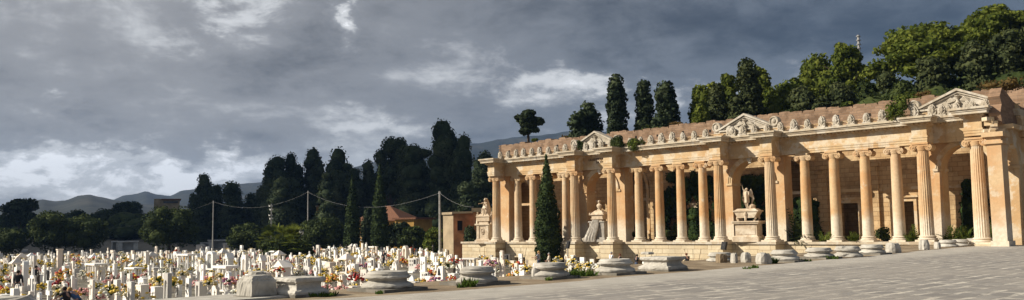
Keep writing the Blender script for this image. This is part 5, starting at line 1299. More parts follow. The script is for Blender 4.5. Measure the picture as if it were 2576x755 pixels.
# trees on the slope behind the wall
def hill_tree(name, lab, kind, mat, px, ytop, wpx, Y, seed, **kw):
    P = ony(px, ytop, Y); dep = proj(P)[2]; z0 = hz(P[0], Y)
    if kind != 'spire': wpx *= 1.22
    return tree(name, lab, kind, mat, (P[0], P[1], z0-.2), P[2]-z0, wpx/2*dep/F2, seed, **kw)
HG = 'trees on the slope behind the portico'
for i, (px, yt, w, Y, k, mat, lab, nl, sz) in enumerate([
    (1330, 272, 66, 84, 'mop', 'cyp', 'lone dark pine with a rounded top above the brick wall', 4200, .4), (1455, 280, 56, 84, 'cypress', 'cyp', 'left dark cypress of a low pair above the wall', 3500, .4), (1486, 257, 58, 86, 'cypress', 'cyp', 'right taller cypress of the low dark pair', 3500, .4), (1550, 188, 54, 84, 'spire', 'cyp', 'tallest narrow cypress left of the green hill', 5200, .34), (1617, 202, 50, 86, 'spire', 'cyp', 'narrow cypress in the middle of the three', 4800, .34), (1672, 207, 62, 84, 'cypress', 'cyp', 'broader cypress right of the three narrow ones', 5000, .36),
    (1880, 146, 60, 80, 'spire', 'cyp_lit', 'tall column cypress standing out from the green hill', 6000, .3), (1852, 240, 50, 79, 'cypress', 'cyp_lit', 'low cypress at the foot of the tall column cypress', 2500, .3), (1805, 208, 54, 79, 'spire', 'cyp_lit', 'shorter rounded cypress left of the tall column', 4200, .3), (1765, 258, 50, 77, 'round', 'pine', 'low sunlit bush at the hill left end', 2500, .3), (1772, 205, 70, 88, 'round', 'pine', 'sunlit green tree at the left of the hill', 3600, .36), (1830, 178, 80, 92, 'loose', 'pine', 'sunlit green tree behind the column cypress', 4200, .38), (1912, 170, 66, 92, 'round', 'pine', 'dark green tree right of the column cypress', 3000, .36), (1925, 195, 50, 96, 'loose', 'cyp_lit', 'shaded tree behind the yellow green bush', 2500, .36),
    (1958, 196, 90, 84, 'round', 'broad', 'yellow green bushy tree in the hill centre', 4500, .32), (2003, 190, 60, 95, 'loose', 'pine', 'small pointed tree behind the yellow green one', 2600, .34), (2015, 216, 66, 80, 'cypress', 'cyp_lit', 'dark layered cypress left of the big loose pine', 4200, .3), (2048, 132, 84, 100, 'round', 'pine', 'pale pine left of the big loose pine', 3600, .36), (2128, 100, 130, 96, 'loose', 'pine', 'big loose pine in front of the far mast', 8000, .38), (2115, 205, 64, 79, 'cypress', 'cyp_lit', 'low broad cypress under the big loose pine', 3800, .3), (2070, 240, 50, 78, 'cypress', 'cyp_lit', 'small low cypress on the wall edge', 2200, .3), (2180, 205, 60, 84, 'round', 'oak', 'dark round bush right of the big loose pine', 2600, .32),
    (2318, 56, 232, 94, 'pine', 'pine', 'great spreading umbrella pine on the hill', 12000, .36), (2500, 4, 210, 98, 'pine', 'pine', 'umbrella pine at the upper right edge', 11000, .36), (2232, 180, 60, 82, 'cypress', 'cyp_lit', 'small cypress under the great pine left side', 2600, .3), (2266, 200, 70, 80, 'round', 'oak', 'olive bush under the great pine', 2600, .3), (2345, 144, 84, 82, 'cypress', 'cyp_lit', 'rounded cypress under the great pine', 5000, .3), (2455, 103, 84, 83, 'cypress', 'cyp_lit', 'broad cypress left of the far right pair', 5500, .3), (2528, 74, 74, 84, 'cypress', 'cyp_lit', 'tall cypress near the right edge', 5500, .3), (2584, 60, 70, 86, 'cypress', 'cyp_lit', 'cypress cut by the right edge', 5000, .3), (2400, 215, 60, 78, 'round', 'oak', 'olive shrub between two cypresses on the wall', 2000, .28), (2300, 228, 90, 77, 'round', 'fern', 'yellowish shrub along the wall top', 2200, .26)]):
    hill_tree('cypress_tree' if mat in ('cyp', 'cyp_lit') and k in ('spire', 'cypress') else 'pine_tree' if k in ('pine', 'umbrella', 'loose', 'mop') else 'round_tree', lab, k, mat, px, yt, w, Y, 300+i, group=HG, nleaf=nl, size=sz)
hill_tree('shrub', 'rust brown shrub above the left end of the wall', 'round', 'autumn', 1422, 334, 22, 80, 390, nleaf=700, size=.25)
# undergrowth closing the slope
rng = np.random.default_rng(9); L = []
for i in range(150):
    X = rng.uniform(-62, 0); Y = rng.uniform(76, 118)*1.0; r = rng.uniform(1.2, 2.6); L.append((X, Y, hz(X, Y)+r*.5, r*1.2, r, r*.9))
tag(setmesh('hill_scrub', crown_mesh('hill_scrub', L, 16000, .42, 'oak', 78, core=.85)), 'dark scrub covering the slope between the trees', 'scrub', None, 'stuff')

# plants in and on the portico
def bush_at(name, lab, px, py, Y, r, mat, seed, n=900, size=.12, sq=(1, 1, 1), z=None, cat='shrub', group=None):
    P = ony(px, py, Y); q = random.Random(seed)
    L = [(q.uniform(-.6, .6)*r*sq[0], q.uniform(-.4, .4)*r*sq[1], q.uniform(-.45, .5)*r*sq[2], r*.5*sq[0], r*.5*sq[1], r*.45*sq[2]) for _ in range(9)]
    me = crown_mesh(name, L, n, size, mat, seed, core=.55)
    return tag(setmesh(name, me, None, (P[0], P[1], P[2] if z is None else z)), lab, cat, group)
CG = 'plants growing on the portico cornice'
bush_at('shrub', 'dark domed bush growing on the cornice right of the left pediment', 1553, 357, 63.9, .95, 'oak', 1, 2600, .11, (1, .7, .75), group=CG)
bush_at('shrub', 'yellow green bush beside the dark domed cornice bush', 1596, 362, 63.9, .9, 'fern', 2, 2000, .12, (1, .7, .9), group=CG)
bush_at('shrub', 'small dark shrub hanging left of the left pediment', 1460, 366, 63.9, .55, 'oak', 3, 900, .1, (.8, .6, 1.2), group=CG)
bush_at('shrub', 'tall loose shrub growing over the cornice near the right end', 2256, 272, 63.9, 1.0, 'fern', 4, 1500, .13, (.85, .7, 1.3), group=CG)
bush_at('shrub', 'dry weeds on the cornice beside the middle pediment', 1975, 318, 63.9, .5, 'hill', 5, 500, .1, (1.3, .6, .6), group=CG) if False else None
bush_at('shrub', 'grey dry scrub on the broken brick attic', 2520, 218, 63.0, 1.2, 'autumn', 6, 700, .12, (1.4, .8, .6), group=CG)
def fern_at(lab, px, py, Y, r, mat, seed, sq, z0=.2, group=None):
    P = ony(px, 600, Y); q = random.Random(seed); V = []; H = r*1.5*sq[2]
    for i in range(26):
        a = q.uniform(0, 6.3); e = q.uniform(.25, 1.35); L = H*q.uniform(.6, 1.1)
        b = Vector((q.uniform(-.35, .35)*r*sq[0], q.uniform(-.2, .2)*r, 0)); d = Vector((math.cos(a)*math.cos(e), math.sin(a)*math.cos(e), math.sin(e)))
        sd = d.cross(Vector((0, 0, 1))).normalized(); pp = b
        for k in range(9):
            t = (k+1)/9; p = b+d*L*t+Vector((0, 0, -.35*L*t*t*math.cos(e))); ax = (p-pp).normalized(); l = L*.26*(1-.55*t)+.05; pp = p
            for s_ in (-1, 1):
                tip = p+(sd*s_*.85+ax*.5)*l+Vector((0, 0, -.15*l)); w = ax*l*.2; V += [p-w*.3, p+(tip-p)*.5-w, tip, p+(tip-p)*.5+w]
    tag(setmesh('weed_clump', fmesh('weed_clump', np.array([tuple(v) for v in V]), mat), None, (P[0], P[1], z0)), lab, 'weeds', group)
GG = 'weeds growing in the gallery'
for i, (px, py, r, mat, lab, sq) in enumerate([(2075, 592, .75, 'fern', 'bright fern like weed right of the first smooth column past the angel', (1.2, .7, .8)), (2148, 585, .7, 'fern', 'pale weed in the left dark doorway', (1, .7, .8)), (2215, 590, .7, 'oak', 'dark weeds between the two doorways', (1, .7, .9)), (2298, 580, .9, 'fern', 'weed clump before the right dark doorway', (1, .7, 1.0)), (2400, 580, 1.2, 'fern', 'large weed clump under the right hand arch', (1.3, .8, .9)), (2440, 590, .8, 'fern', 'weed clump left of the forward fluted column', (1, .8, 1)),
      (2010, 560, .9, 'oak', 'leafy sapling right of the angel bay pilaster', (.8, .7, 2.0)), (1985, 595, .7, 'oak', 'dark weeds behind the angel bay pilaster', (1, .7, .7)), (1690, 585, .7, 'oak', 'weeds at the foot of the ivy', (1.3, .7, .6)), (1590, 590, .6, 'oak', 'low dark weeds right of the bust bay', (1.2, .7, .6)), (1910, 600, .5, 'fern', 'small weeds right of the angel pedestal', (1.1, .7, .7)), (1395, 595, .7, 'oak', 'low weeds behind the big cypress', (1, .6, .6)), (1280, 600, .5, 'oak', 'low weeds at the gallery left end', (1, .6, .6)), (2500, 560, .8, 'fern', 'weed between forward column and pier', (.6, .7, 1.3)), (1520, 603, .35, 'fern', 'grass on the bust monument steps', (1.4, .6, .5))]):
    if mat == 'fern' or r >= .9: fern_at(lab, px, py, 64.75 if mat == 'fern' else 65.6, r, mat, 20+i, sq, .2, GG); continue
    bush_at('weed_clump', lab, px, py, 66.2, r, mat, 20+i, 800, .14, sq, cat='weeds', group=GG)
for i, (px, py) in enumerate([(1345, 352), (1700, 312), (1990, 283), (2130, 262), (2320, 236), (2555, 214)]):
    bush_at('weed_clump', ['dry weeds on the brick wall top near its left end', 'dry weeds on the brick wall above the middle bay', 'dry weeds on the brick wall right of the middle pediment', 'dry weeds on the brick wall under the big loose pine', 'dry weeds on the brick wall left of the right pediment', 'dry weeds on the wall top at the right edge'][i], px, py, 69.2, .35+.12*(i % 3), ('fern', 'autumn', 'oak')[i % 3], 90+i, 320, .12, (1.6, .7, .7), cat='weeds', group='weeds on the brick wall top')
def ivy(lab, x0, x1, z0, z1, n, seed, Y=68.45):
    rng = np.random.default_rng(seed); L = []
    for i in range(95):
        t = rng.random(); z = z0+(z1-z0)*t; x = rng.uniform(x0, x1)
        if abs((x-(x0+x1)/2)/(x1-x0)*2) > 1.1-t*.35: continue
        L.append((x, Y-rng.uniform(0, .35), z, rng.uniform(.4, .8), .3, rng.uniform(.4, .8)))
    tag(setmesh('ivy', crown_mesh('ivy', L, n, .17, 'ivy', seed, core=.8)), lab, 'ivy', 'ivy on the gallery back wall')
ivy('thick dark ivy covering the gallery wall between bust and angel', -48.2, -41.4, .3, 6.3, 6500, 51); ivy('ivy on the wall behind the angel statue', -40.2, -36.2, .3, 5.6, 4200, 52); ivy('thin ivy strand under the right hand arch', -20.9, -19.7, .3, 4.6, 900, 53); ivy('dark creeper low on the wall right of the angel', -34.6, -32.4, .3, 3.4, 1500, 54)
# creeper on the outbuilding
# ------------------------------------------------------------------ buildings
def blk(mb, x0, x1, y0, y1, z0, z1): mb.box(x0, x1, y0, y1, z0, z1)
def window(t, x0, x1, y, z0, z1, mat='glass', frame='tanwall'):
    mb = MB(); mb.box(x0-.1, x1+.1, y-.09, y, z0-.1, z0); mb.box(x0-.1, x1+.1, y-.09, y, z1, z1+.1); mb.box(x0-.1, x0, y-.08, y, z0, z1); mb.box(x1, x1+.1, y-.08, y, z0, z1); f = mb.build('window', frame, t, loc=(0, 0, 0))
    mb = MB(); mb.box(x0, x1, y-.02, y-.001, z0, z1); o = mb.build('pane', mat, f, loc=(0, 0, 0)); return f
# local frames turned so that -y faces the camera
def house(name, lab, px, py, dep, cat='house'):
    P = ondepth(px, py, dep); z0 = gz(P[0], P[1]); return thing(name, lab, cat, (P[0], P[1], z0), math.atan2(-P[0], P[1])), z0
t, z0 = house('yellow_house', 'ochre yellow house with red tiled roof among the cypresses', 968, 600, 172); t.rotation_euler[2] = R(18)
u = 1.12*172/F2; X = lambda px: (px-975)*u; Z = lambda py: P_z(py)
def P_z(py): return ondepth(975, py, 172)[2]-z0
mb = MB(); mb.box(X(905), X(1012), 0, 7, 0, Z(552)); mb.box(X(1012), X(1062), -1.2, 5.5, 0, Z(553)); mb.build('wall', 'plaster', t, loc=(0, 0, 0))
mb = MB(); a0, a1, e0, e1 = X(897), X(1024), Z(554), Z(516)
mb.add([(a0, -.6, e0), (a1, -.6, e0), (a1, 7.6, e0), (a0, 7.6, e0), (X(935), 3.5, e1), (X(962), 3.5, e1), (a0, -.6, e0-.15), (a1, -.6, e0-.15), (a1, 7.6, e0-.15), (a0, 7.6, e0-.15)],
       [(0, 1, 5, 4), (1, 2, 5), (2, 3, 4, 5), (3, 0, 4), (6, 7, 1, 0), (7, 8, 2, 1), (8, 9, 3, 2), (9, 6, 0, 3), (9, 8, 7, 6)])
mb.box(X(1008), X(1070), -1.7, 6.0, Z(553), Z(549)); mb.build('roof', 'tile', t, loc=(0, 0, 0))
window(t, X(1026), X(1046), -1.2, Z(592), Z(568)); window(t, X(912), X(926), 0, Z(595), Z(570))
mb = MB()
for k in range(9): mb.box(X(908)+k*.22, X(908)+k*.22+.04, -1.0, -.96, Z(602), Z(588))
mb.box(X(906), X(934), -1.03, -.93, Z(588), Z(586)); mb.box(X(904), X(936), -1.1, 0, Z(605), Z(602)); mb.build('balcony', 'metal', t, loc=(0, 0, 0))
t, z0 = house('ochre_cottage', 'small ochre building showing its top behind the arching tree', 808, 560, 205); u = 205/F2; X = lambda px: (px-808)*u; Z = lambda py: ondepth(808, py, 205)[2]-z0
mb = MB(); mb.box(X(796), X(822), 0, 4, 0, Z(520)); mb.build('wall', 'plaster', t, loc=(0, 0, 0)); mb = MB(); mb.box(X(793), X(825), -.3, 4.3, Z(520), Z(517)); mb.build('roof', 'tanwall', t, loc=(0, 0, 0))
# brick outbuilding at the portico's left end
P = ondepth(1160, 600, 117); z0 = -2.5; t = thing('outbuilding', 'low reddish brick outbuilding with dark windows left of the seated statue', 'building', (P[0], P[1], z0), R(45)); u = 117/F2; X = lambda px: (px-1160)*u; Z = lambda py: ondepth(1160, py, 117)[2]-z0
mb = MB(); mb.box(X(1141), X(1192), 0, 4.5, 0, Z(537)); mb.prism([(0, 0), (0, Z(539)), (-5.2, Z(556)), (-5.2, 0)], X(1141)-.3, X(1141)-.01, 'x') if False else None
mb.box(X(1192), X(1240), -.9, 5, 0, Z(534)); mb.build('wall', 'terra', t, loc=(0, 0, 0))
mb = MB(); mb.prism([(X(1141)-.02, 0), (X(1112), 1.9), (X(1112), 4.2), (X(1141)-.02, 4.4)], 0, Z(556), 'z'); mb.prism([(X(1141)-.02, 0), (X(1141)-.02, 4.4), (X(1112), 4.2), (X(1112), 1.9)], Z(556), Z(539), 'z'); mb.build('side_wall', 'tanwall', t, loc=(0, 0, 0))
mb = MB(); mb.prism([(X(1138), -.25), (X(1109), 1.75), (X(1109), 4.4), (X(1138), 4.7)], Z(539), Z(533), 'z'); mb.box(X(1138), X(1196), -.3, 4.7, Z(537), Z(532)); mb.box(X(1188), X(1244), -1.15, 5.2, Z(534), Z(528)); mb.box(X(1188), X(1240), -1.0, 4, Z(528), Z(524)); mb.build('roof', 'tanwall', t, loc=(0, 0, 0))
window(t, X(1151), X(1164), 0, Z(580), Z(555), 'hole', 'terra'); window(t, X(1198), X(1208), -.9, Z(580), Z(554), 'hole', 'terra')
ivy('dark creeper on the brick outbuilding wall', 0, 1, 0, 1, 10, 55) if False else None
flat_tree('shrub', 'dark creeper bush beside the seated statue monument', 'round', 'cyp', 1183, 566, 34, 112, 401, nleaf=1800, size=.25)
# tan block on the far ridge
t, z0 = house('apartment_block', 'small tan flat roofed building on the far left ridge', 425, 520, 330, 'building'); u = 330/F2; X = lambda px: (px-425)*u; Z = lambda py: ondepth(425, py, 330)[2]-z0
mb = MB(); mb.box(X(390), X(408), 0, 9, 0, Z(500)); mb.box(X(408), X(450), .3, 9, 0, Z(503)); mb.build('wall', 'tanwall', t, loc=(0, 0, 0)); mb = MB(); mb.box(X(407), X(453), -.4, 9.3, Z(503), Z(500)); mb.build('roof', 'tile', t, loc=(0, 0, 0))
window(t, X(412), X(446), .3, Z(511), Z(506))
for i, (px, w, yt, lab) in enumerate([(322, 46, 606, 'long low white tomb chapel left of the big round tree'), (288, 14, 606, 'tiny white tomb chapel behind the twin round trees'), (556, 60, 603, 'grey white tomb chapel right of the first pole'), (520, 30, 610, 'small grey tomb chapel left of the first pole')]):
    t, z0 = house('tomb_chapel', lab, px, 620, 212+i*3, 'chapel'); dep = 212+i*3; u = dep/F2; h = ondepth(px, yt, dep)[2]-z0; w2 = w*u/2
    mb = MB(); mb.box(-w2, -w2*.55, 0, 3, 0, h*.85); mb.box(w2*.55, w2, 0, 3, 0, h*.85); mb.box(-w2*.55, w2*.55, 1.2, 3, 0, h*.85); mb.build('wall', 'whitew', t, loc=(0, 0, 0)); mb = MB(); mb.box(-w2*1.08, w2*1.08, -.2, 3.2, h*.85, h); mb.build('roof', 'whitew', t, loc=(0, 0, 0))
for i, (px, yt, lab) in enumerate([(42, 625, 'grey stone tomb block in shade at the far left'), (62, 628, 'grey shaded tomb block second from the left edge'), (570, 612, 'shaded grey tomb right of the first pole'), (585, 618, 'shaded tomb block left of the wide bush'), (505, 615, 'shaded grey tomb beside the big round tree')]):
    P = ondepth(px, yt, 205); z0 = gz(P[0], P[1]); t = thing('shaded_tomb', lab, 'tomb', (P[0], P[1], z0), rnd.uniform(-.3, .3)); h = P[2]-z0
    mb = MB(); mb.box(-.9, .9, -.6, .6, 0, h*.8); mb.build('block', 'mgrey', t, loc=(0, 0, 0)); mb = MB(); mb.prism([(-1.0, h*.8), (1.0, h*.8), (.7, h*.95), (0, h), (-.7, h*.95)], -.7, .7, 'y'); mb.build('cap', 'mgrey', t, loc=(0, 0, 0))  # tombs in grey marble, the shade on them put into the colour
t, z0 = house('mast', 'grey banded lattice mast top beyond the green hill', 2160, 200, 240); P = ondepth(2159, 88, 240); z0 = hz(-30, 118); t.location = (P[0], P[1], z0); h = P[2]-z0
mb = MB(); mb.tube([(0, 0, 0), (0, 0, h)], [.42, .30], 8); mb.build('shaft', 'concrete', t, loc=(0, 0, 0))
mb = MB()
for k in range(4): mb.lathe([(.3, 0), (.62, .1), (.62, .35), (.3, .4)], (0, 0, h-.6-k*1.15), 10)
mb.build('antenna_ring', 'metal', t, loc=(0, 0, 0))

# ------------------------------------------------------------------ poles, cables, lamps
def pole(lab, px, ytop, dep, r, seed):
    P = ondepth(px, ytop, dep); z0 = gz(P[0], P[1]); h = P[2]-z0
    t = thing('utility_pole', lab, 'utility pole', (P[0], P[1], z0), 0, 'concrete utility poles')
    mb = MB(); mb.tube([(0, 0, -.3), (0, 0, h)], [r*1.25, r*.75], 10); mb.build('shaft', 'concrete', t, True, loc=(0, 0, 0))
    mb = MB(); mb.box(-.25, .25, -.04, .04, h-.35, h-.27); mb.ball((-.2, 0, h-.2), .06, 6, 5); mb.ball((.2, 0, h-.2), .06, 6, 5); mb.build('bracket', 'metal', t, loc=(0, 0, 0))
    return Vector((P[0], P[1], P[2]-.25)), t
p1, _ = pole('left utility pole beside the round tree', 537, 505, 190, .13, 1); p2, _ = pole('distant utility pole rising in front of the dark grove', 775, 480, 178, .13, 2); p3, tp = pole('near utility pole left of the brick outbuilding', 1106, 481, 122, .17, 3)
mb = MB(); z3 = ondepth(1112, 640, 122)[2]-tp.location.z; mb.box(.1, .55, -.1, .1, z3-.25, z3+.35); mb.build('meter_box', 'lampglass', tp, loc=(0, 0, 0))
def cable(a, b, sag, lab):
    pts = [a.lerp(b, k/16)+Vector((0, 0, -sag*4*(k/16)*(1-k/16))) for k in range(17)]
    mb = MB(); mb.tube(pts, .013, 5); tag(mb.build('overhead_cable', 'metal'), lab, 'cable', 'overhead cables')
cable(p1, p2, 2.2, 'sagging cable between the left and middle poles'); cable(p2, p3, 2.6, 'sagging cable between the middle and near poles'); pe = Vector(ondepth(1192, 521, 115)); cable(p3, pe, .5, 'cable from the near pole down to the outbuilding'); pl = Vector(ondepth(250, 575, 260)); cable(p1, pl, 1.5, 'cable running left from the left pole')
def postlamp(px, ytop, dep):
    P = ondepth(px, ytop, dep); z0 = gz(P[0], P[1]); h = P[2]-z0; t = thing('street_lamp', 'black lantern street lamp with white globe right of the palms', 'street lamp', (P[0], P[1], z0))
    mb = MB(); mb.tube([(0, 0, 0), (0, 0, .6), (0, 0, h-1.0)], [.12, .07, .05], 8); mb.build('post', 'blackm', t, True, loc=(0, 0, 0)); mb = MB(); mb.lathe([(.12, h-1.0), (.32, h-.85), (.36, h-.55), (.34, h-.5)], n=12); mb.build('globe', 'lampglass', t, True, loc=(0, 0, 0)); mb = MB(); mb.lathe([(.42, h-.5), (.36, h-.4), (.2, h-.22), (.05, h-.12), (.03, h)], n=12); mb.build('cap', 'blackm', t, True, loc=(0, 0, 0))
postlamp(758, 574, 130)
P = ondepth(683, 513, 150); z0 = gz(P[0], P[1]); h = P[2]-z0; t = thing('camera_pole', 'slim pole carrying two white camera boxes left of the palms', 'camera pole', (P[0], P[1], z0))
mb = MB(); mb.tube([(0, 0, 0), (0, 0, h)], [.11, .09], 8); mb.build('post', 'metal', t, True, loc=(0, 0, 0))
for dz, dx in ((.35, -.1), (1.0, .15), (2.0, -.15), (2.6, .1)):
    mb = MB(); mb.box(dx-.18, dx+.18, -.35, .2, h-dz-.12, h-dz+.12); mb.box(dx-.2, dx+.2, -.45, .2, h-dz+.12, h-dz+.15); mb.build('camera_housing', 'whitew', t, loc=(0, 0, 0))
for px, yt, Y, lab in ((1428, 607, 61.2, 'square floodlight on a post before the first pavilion'), (1820, 608, 62.0, 'square floodlight on a post before the angel bay')):
    P = ony(px, yt, Y); z0 = -2.5 if px < 1700 else 0; h = P[2]-z0; t = thing('floodlight', lab, 'floodlight', (P[0], P[1], z0), R(-30), 'floodlights aimed at the portico')
    mb = MB(); mb.tube([(0, 0, 0), (0, 0, h-.5)], .05, 7); mb.build('post', 'metal', t, True, loc=(0, 0, 0)); mb = MB(); c = (0, 0)
    mb.prism([(-.12, h-.62), (.05, h-.7), (.2, h-.05), (.03, h)], -.34, .34, 'x'); mb.build('lamp_housing', 'blackm', t, loc=(0, 0, 0))
    mb = MB(); mb.box(-.32, .32, -.05, .03, h-.65, h-.55); mb.build('bracket', 'metal', t, loc=(0, 0, 0))
P = ondepth(1167, 627, 112); t = thing('floodlight', 'dark floodlight on a short post left of the podium', 'floodlight', (P[0], P[1], -2.5), R(20), 'floodlights aimed at the portico'); h = P[2]+2.5
mb = MB(); mb.tube([(0, 0, 0), (0, 0, h-.3)], .05, 7); mb.build('post', 'metal', t, True, loc=(0, 0, 0)); mb = MB(); mb.prism([(-.1, h-.5), (.05, h-.55), (.2, h-.05), (.05, h)], -.25, .25, 'x'); mb.build('lamp_housing', 'blackm', t, loc=(0, 0, 0))
# dark green chair back beside the man in black
P = onz(1528, 665, -1.6)
P = ondepth(1531, 666, 60) if False else ondepth(1594, 654, 64); t = thing('garden_chair', 'dark green plastic chair beside the man in black', 'chair', (P[0], P[1], -2.5), R(120))
mb = MB(); mb.box(-.26, .26, -.25, .25, .42, .46); mb.build('seat', 'green_plastic', t, loc=(0, 0, 0)); mb = MB(); mb.prism([(-.26, .46), (.26, .46), (.27, .85), (.15, .95), (-.15, .95), (-.27, .85)], .22, .26, 'y'); mb.build('backrest', 'green_plastic', t, loc=(0, 0, 0))
for sx in (-1, 1):
    for sy in (-1, 1): mb = MB(); mb.tube([(sx*.25, sy*.24, 0), (sx*.22, sy*.21, .42)], [.02, .025], 6); mb.build('leg', 'green_plastic', t, loc=(0, 0, 0))

# ------------------------------------------------------------------ people (figures face local -Y)
def toward(a): return R(a)
person(1355, 631, 59.3, 'blond woman in grey blue top standing before the big cypress', pose(armL=(.7, .1), armR=(.5, .1), bendL=.8, bendR=.8), R(-70), top='cloth_grey', legs='cloth_jean', hair='hair_blond', hairlen=.08)
person(1381, 636, 59.3, 'grey haired woman in beige carrying a purple bag by the big cypress', pose(armL=(.3, .15), armR=(.35, .1), bendL=.8), R(-40), top='cloth_beige', legs='cloth_beige', hair='hair_grey', long_top=True)
person(1536, 633, 61.3, 'grey haired man in white shirt seen from behind', pose(lean=.12, armL=(.5, .2), armR=(.5, .2), bendL=.6, bendR=.6), R(165), top='cloth_white', legs='cloth_black', hair='hair_grey')
person(1556, 638, 60.6, 'brown haired person in dark top right of the man in white', pose(lean=.2, armL=(.6, .1), armR=(.6, .1)), R(150), top='cloth_black', legs='cloth_jean', hair='hair_red')
person(1600, 639, 60.2, 'man in black top leaning forward beside the square pedestal base', pose(lean=.18, armL=(.3, .85), armR=(.4, .8), bendL=.9, bendR=.9), R(170), top='cloth_black', legs='cloth_jean', hair='hair_dark', long_top=True)
person(1729, 636, 61.6, 'red haired person half hidden behind the square pedestal base', pose(lean=.25, armL=(.7, .2), armR=(.7, .2)), R(-120), top='cloth_black', legs='cloth_jean', hair='hair_red')
person(965, 629, None, 'man in dark jacket standing in the back rows', pose(lean=.15), R(-150), depth=101, top='cloth_black', legs='cloth_black', hair='hair_dark', long_top=True)
person(172, 719, None, 'dark haired person in black crouching over a left grave', pose(lean=.3, armL=(.9, .2), armR=(.9, .2)), R(-60), depth=40, top='cloth_black', legs='cloth_jean', hair='hair_dark')
person(201, 711, None, 'fair haired person in blue jacket bending over a left grave', pose(lean=.75, armL=(.9, .2), armR=(.9, .2)), R(-50), depth=40.5, top='cloth_blue', legs='cloth_jean', hair='hair_blond', long_top=True)
person(46, 680, None, 'person in dark clothes standing among the far left graves', pose(), R(-120), depth=56, top='cloth_black', legs='cloth_black', hair='hair_dark', long_top=True)
person(88, 668, None, 'dark clothed visitor standing left of the tall pillar', pose(lean=.1), R(160), depth=64, top='cloth_black', legs='cloth_jean', hair='hair_dark', long_top=True)

# ------------------------------------------------------------------ sky and air
w = bpy.data.worlds.new('World'); S.world = w; w.use_nodes = True; nt = NT(w.node_tree)
D = nt.n('ShaderNodeTexCoord').outputs['Generated']; s = nt.sepz(D)
skyt = nt.n('ShaderNodeTexSky'); skyt.sky_type = 'NISHITA'; skyt.sun_disc = False; skyt.sun_elevation = SUN_EL; skyt.sun_rotation = math.atan2(SUND.x, SUND.y)
zc = nt.math('MAXIMUM', s[2], 0.0); den = nt.math('ADD', zc, .10)
Pc = nt.comb(nt.math('DIVIDE', s[0], den), nt.math('DIVIDE', s[1], den), 0.0)
n1 = nt.noise(Pc, .55, 8, .58, .4); n2 = nt.noise(nt.vmath('ADD', Pc, (7, 3, 1)), 1.5, 7, .6, .25); n3 = nt.noise(nt.vmath('MULTIPLY', D, (5, 5, 15)), 1.0, 6, .6, .3)
n4 = nt.noise(nt.vmath('MULTIPLY', D, (3.2, 3.2, 7)), 1.0, 7, .58, .5)
v = nt.math('ADD', nt.math('ADD', nt.math('MULTIPLY', n1, .50), nt.math('MULTIPLY', n2, .28)), nt.math('ADD', nt.math('MULTIPLY', n3, .40), nt.math('MULTIPLY', n4, .72)))
v = nt.math('ADD', v, -.43)
def vn(sc, det): return nt.vmath('SUBTRACT', nt.n('ShaderNodeTexNoise', i_Vector=nt.vmath('MULTIPLY', D, sc), i_Scale=1.0, i_Detail=det, i_Roughness=.62).outputs[1], (.5, .5, .5))
warp = nt.vmath('ADD', nt.vmath('SCALE', vn((5, 5, 9), 3.0), scale=.14), nt.vmath('SCALE', vn((22, 22, 40), 8.0), scale=.085))
n5 = nt.noise(nt.vmath('MULTIPLY', D, (13, 13, 30)), 1.0, 9, .66, .3)
v = nt.math('ADD', v, nt.math('MULTIPLY', nt.math('SUBTRACT', n5, .5), .42))
Dw = nt.vmath('ADD', D, warp)
def blob(px, py, rx, ry, amt, tex=True):
    d = ray(px, py); d = d/np.linalg.norm(d)
    k = nt.vmath('MULTIPLY', nt.vmath('SUBTRACT', Dw, tuple(d)), (F2/rx, F2/rx, F2/ry))
    f = nt.mr(nt.vmath('LENGTH', k), 1.0, 0.0, 0.0, amt)
    return nt.math('MULTIPLY', f, nt.mr(n5, .32, .68, .25, 1.25)) if tex else f
BL = [(865, 55, 70, 75, 0.83), (640, 35, 150, 80, 0.26), (500, 25, 90, 60, 0.30), (1000, 80, 320, 120, 0.04), (1160, 170, 210, 110, 0.05), (1440, 215, 340, 70, 0.30), (1600, 225, 200, 45, 0.30), (940, 295, 230, 46, 0.20), (840, 235, 150, 40, 0.21), (540, 412, 380, 58, 0.52), (420, 405, 90, 40, 0.24), (150, 325, 170, 42, 0.33), (280, 356, 110, 20, 0.39), (60, 420, 260, 60, 0.27), (120, 450, 520, 90, 0.40), (450, 125, 150, 35, 0.12), (1950, 170, 200, 60, 0.08)]
DK = [(650, 200, 520, 90, -.10), (1250, 40, 620, 150, -.12), (1600, 50, 420, 130, -.20), (1900, 120, 560, 150, -.17), (2250, 60, 500, 160, -.10), (1150, 330, 420, 60, -.13), (620, 330, 420, 50, -.08), (250, 250, 420, 80, -.05), (1700, 320, 300, 60, -.06)]
v = nt.math('ADD', nt.math('MULTIPLY', v, 1.5), -.235)
for b in BL: v = nt.math('ADD', v, blob(*b))
for b in DK: v = nt.math('ADD', v, blob(*b, False))
left = nt.mr(nt.vmath('DOT_PRODUCT', D, tuple(RGT)), -.5, .55)
darkc = nt.mix(left, (.115, .117, .122), (.030, .040, .056)); midc = nt.mix(left, (.31, .312, .318), (.108, .130, .162)); lite = (.66, .67, .68)
c = nt.mix(nt.mr(v, .02, .58), darkc, midc); c = nt.mix(nt.mr(v, .54, .95), c, lite); c = nt.mix(nt.mr(v, .95, 1.3), c, (1.15, 1.17, 1.2))
c = nt.mix(nt.math('MULTIPLY', nt.mr(s[2], .14, .0), .5), c, nt.mix(left, (.42, .445, .47), (.12, .16, .21)))
bgc = nt.n('ShaderNodeBackground'); nt.put(bgc.inputs[0], c); bgc.inputs[1].default_value = .69
bgs = nt.n('ShaderNodeBackground'); nt.put(bgs.inputs[0], skyt.outputs[0]); bgs.inputs[1].default_value = .06
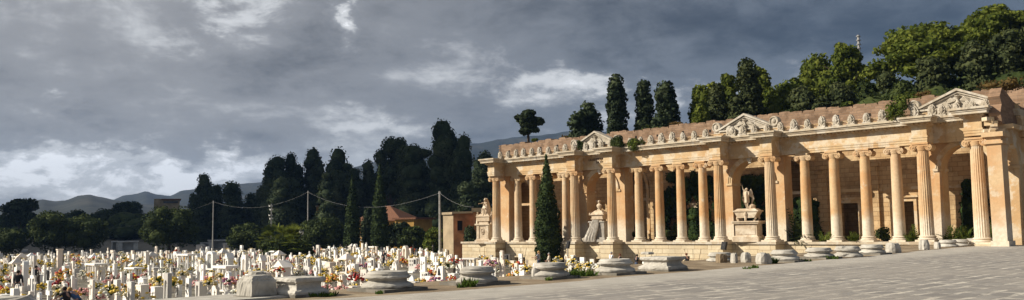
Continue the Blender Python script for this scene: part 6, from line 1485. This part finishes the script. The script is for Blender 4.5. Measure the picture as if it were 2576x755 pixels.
mx = nt.n('ShaderNodeMixShader'); nt.put(mx.inputs[0], .93); nt.put(mx.inputs[1], bgs); nt.put(mx.inputs[2], bgc)
out = nt.n('ShaderNodeOutputWorld'); nt.put(out.inputs[0], mx)

# unseen low cloud, added and shaped to shade the grove, the far graves and the wood: it hangs toward the sun, above the haze
CZ = 355.0; sh = Vector((SUND.x, SUND.y))*(CZ/SUND.z)
shade = [(-228, 45), (-202, 68), (-186, 98), (-154, 119), (-127, 127), (-106, 130), (-86, 138), (-70, 150), (-60, 190), (-60, 330), (-200, 400), (-460, 360), (-480, 60), (-330, 20)]
mb = MB(); n = len(shade); q = random.Random(2); cx = sum(p[0] for p in shade)/n; cy = sum(p[1] for p in shade)/n
vs = []; rows = [(1.0, 0), (1.02, 8), (.9, 18), (.7, 27), (.4, 33), (.15, 35)]
for f, dz in rows:
    for x, y in shade: vs.append((cx+(x-cx)*f+sh.x, cy+(y-cy)*f+sh.y, CZ+dz+q.uniform(-2, 2)*(dz > 0)))
fs = [(i*n+k, i*n+(k+1) % n, (i+1)*n+(k+1) % n, (i+1)*n+k) for i in range(len(rows)-1) for k in range(n)]+[tuple(range(n-1, -1, -1)), tuple((len(rows)-1)*n+k for k in range(n))]
MAT['cloud'] = plain('grey cloud', (.6, .61, .63), 1.0, .1, .02)
mb.add(vs, fs); tag(mb.build('cloud', 'cloud', smooth=True), kind='structure')
HAZE = True
if HAZE:
    m, nt = newmat('haze air'); pv = nt.n('ShaderNodeVolumePrincipled'); pv.inputs['Color'].default_value = (.20, .37, .74, 1); pv.inputs['Density'].default_value = .00012; pv.inputs['Anisotropy'].default_value = .0
    o = nt.n('ShaderNodeOutputMaterial'); nt.t.links.new(pv.outputs[0], o.inputs['Volume']); MAT['haze'] = m
    mb = MB(); mb.box(-4100, 4100, -4100, 4100, -8, 330); tag(mb.build('haze', 'haze'), kind='stuff')
S.cycles.max_bounces = 8; S.cycles.diffuse_bounces = 4; S.cycles.transparent_max_bounces = 8; S.cycles.volume_bounces = 0
S.cycles.use_denoising = True
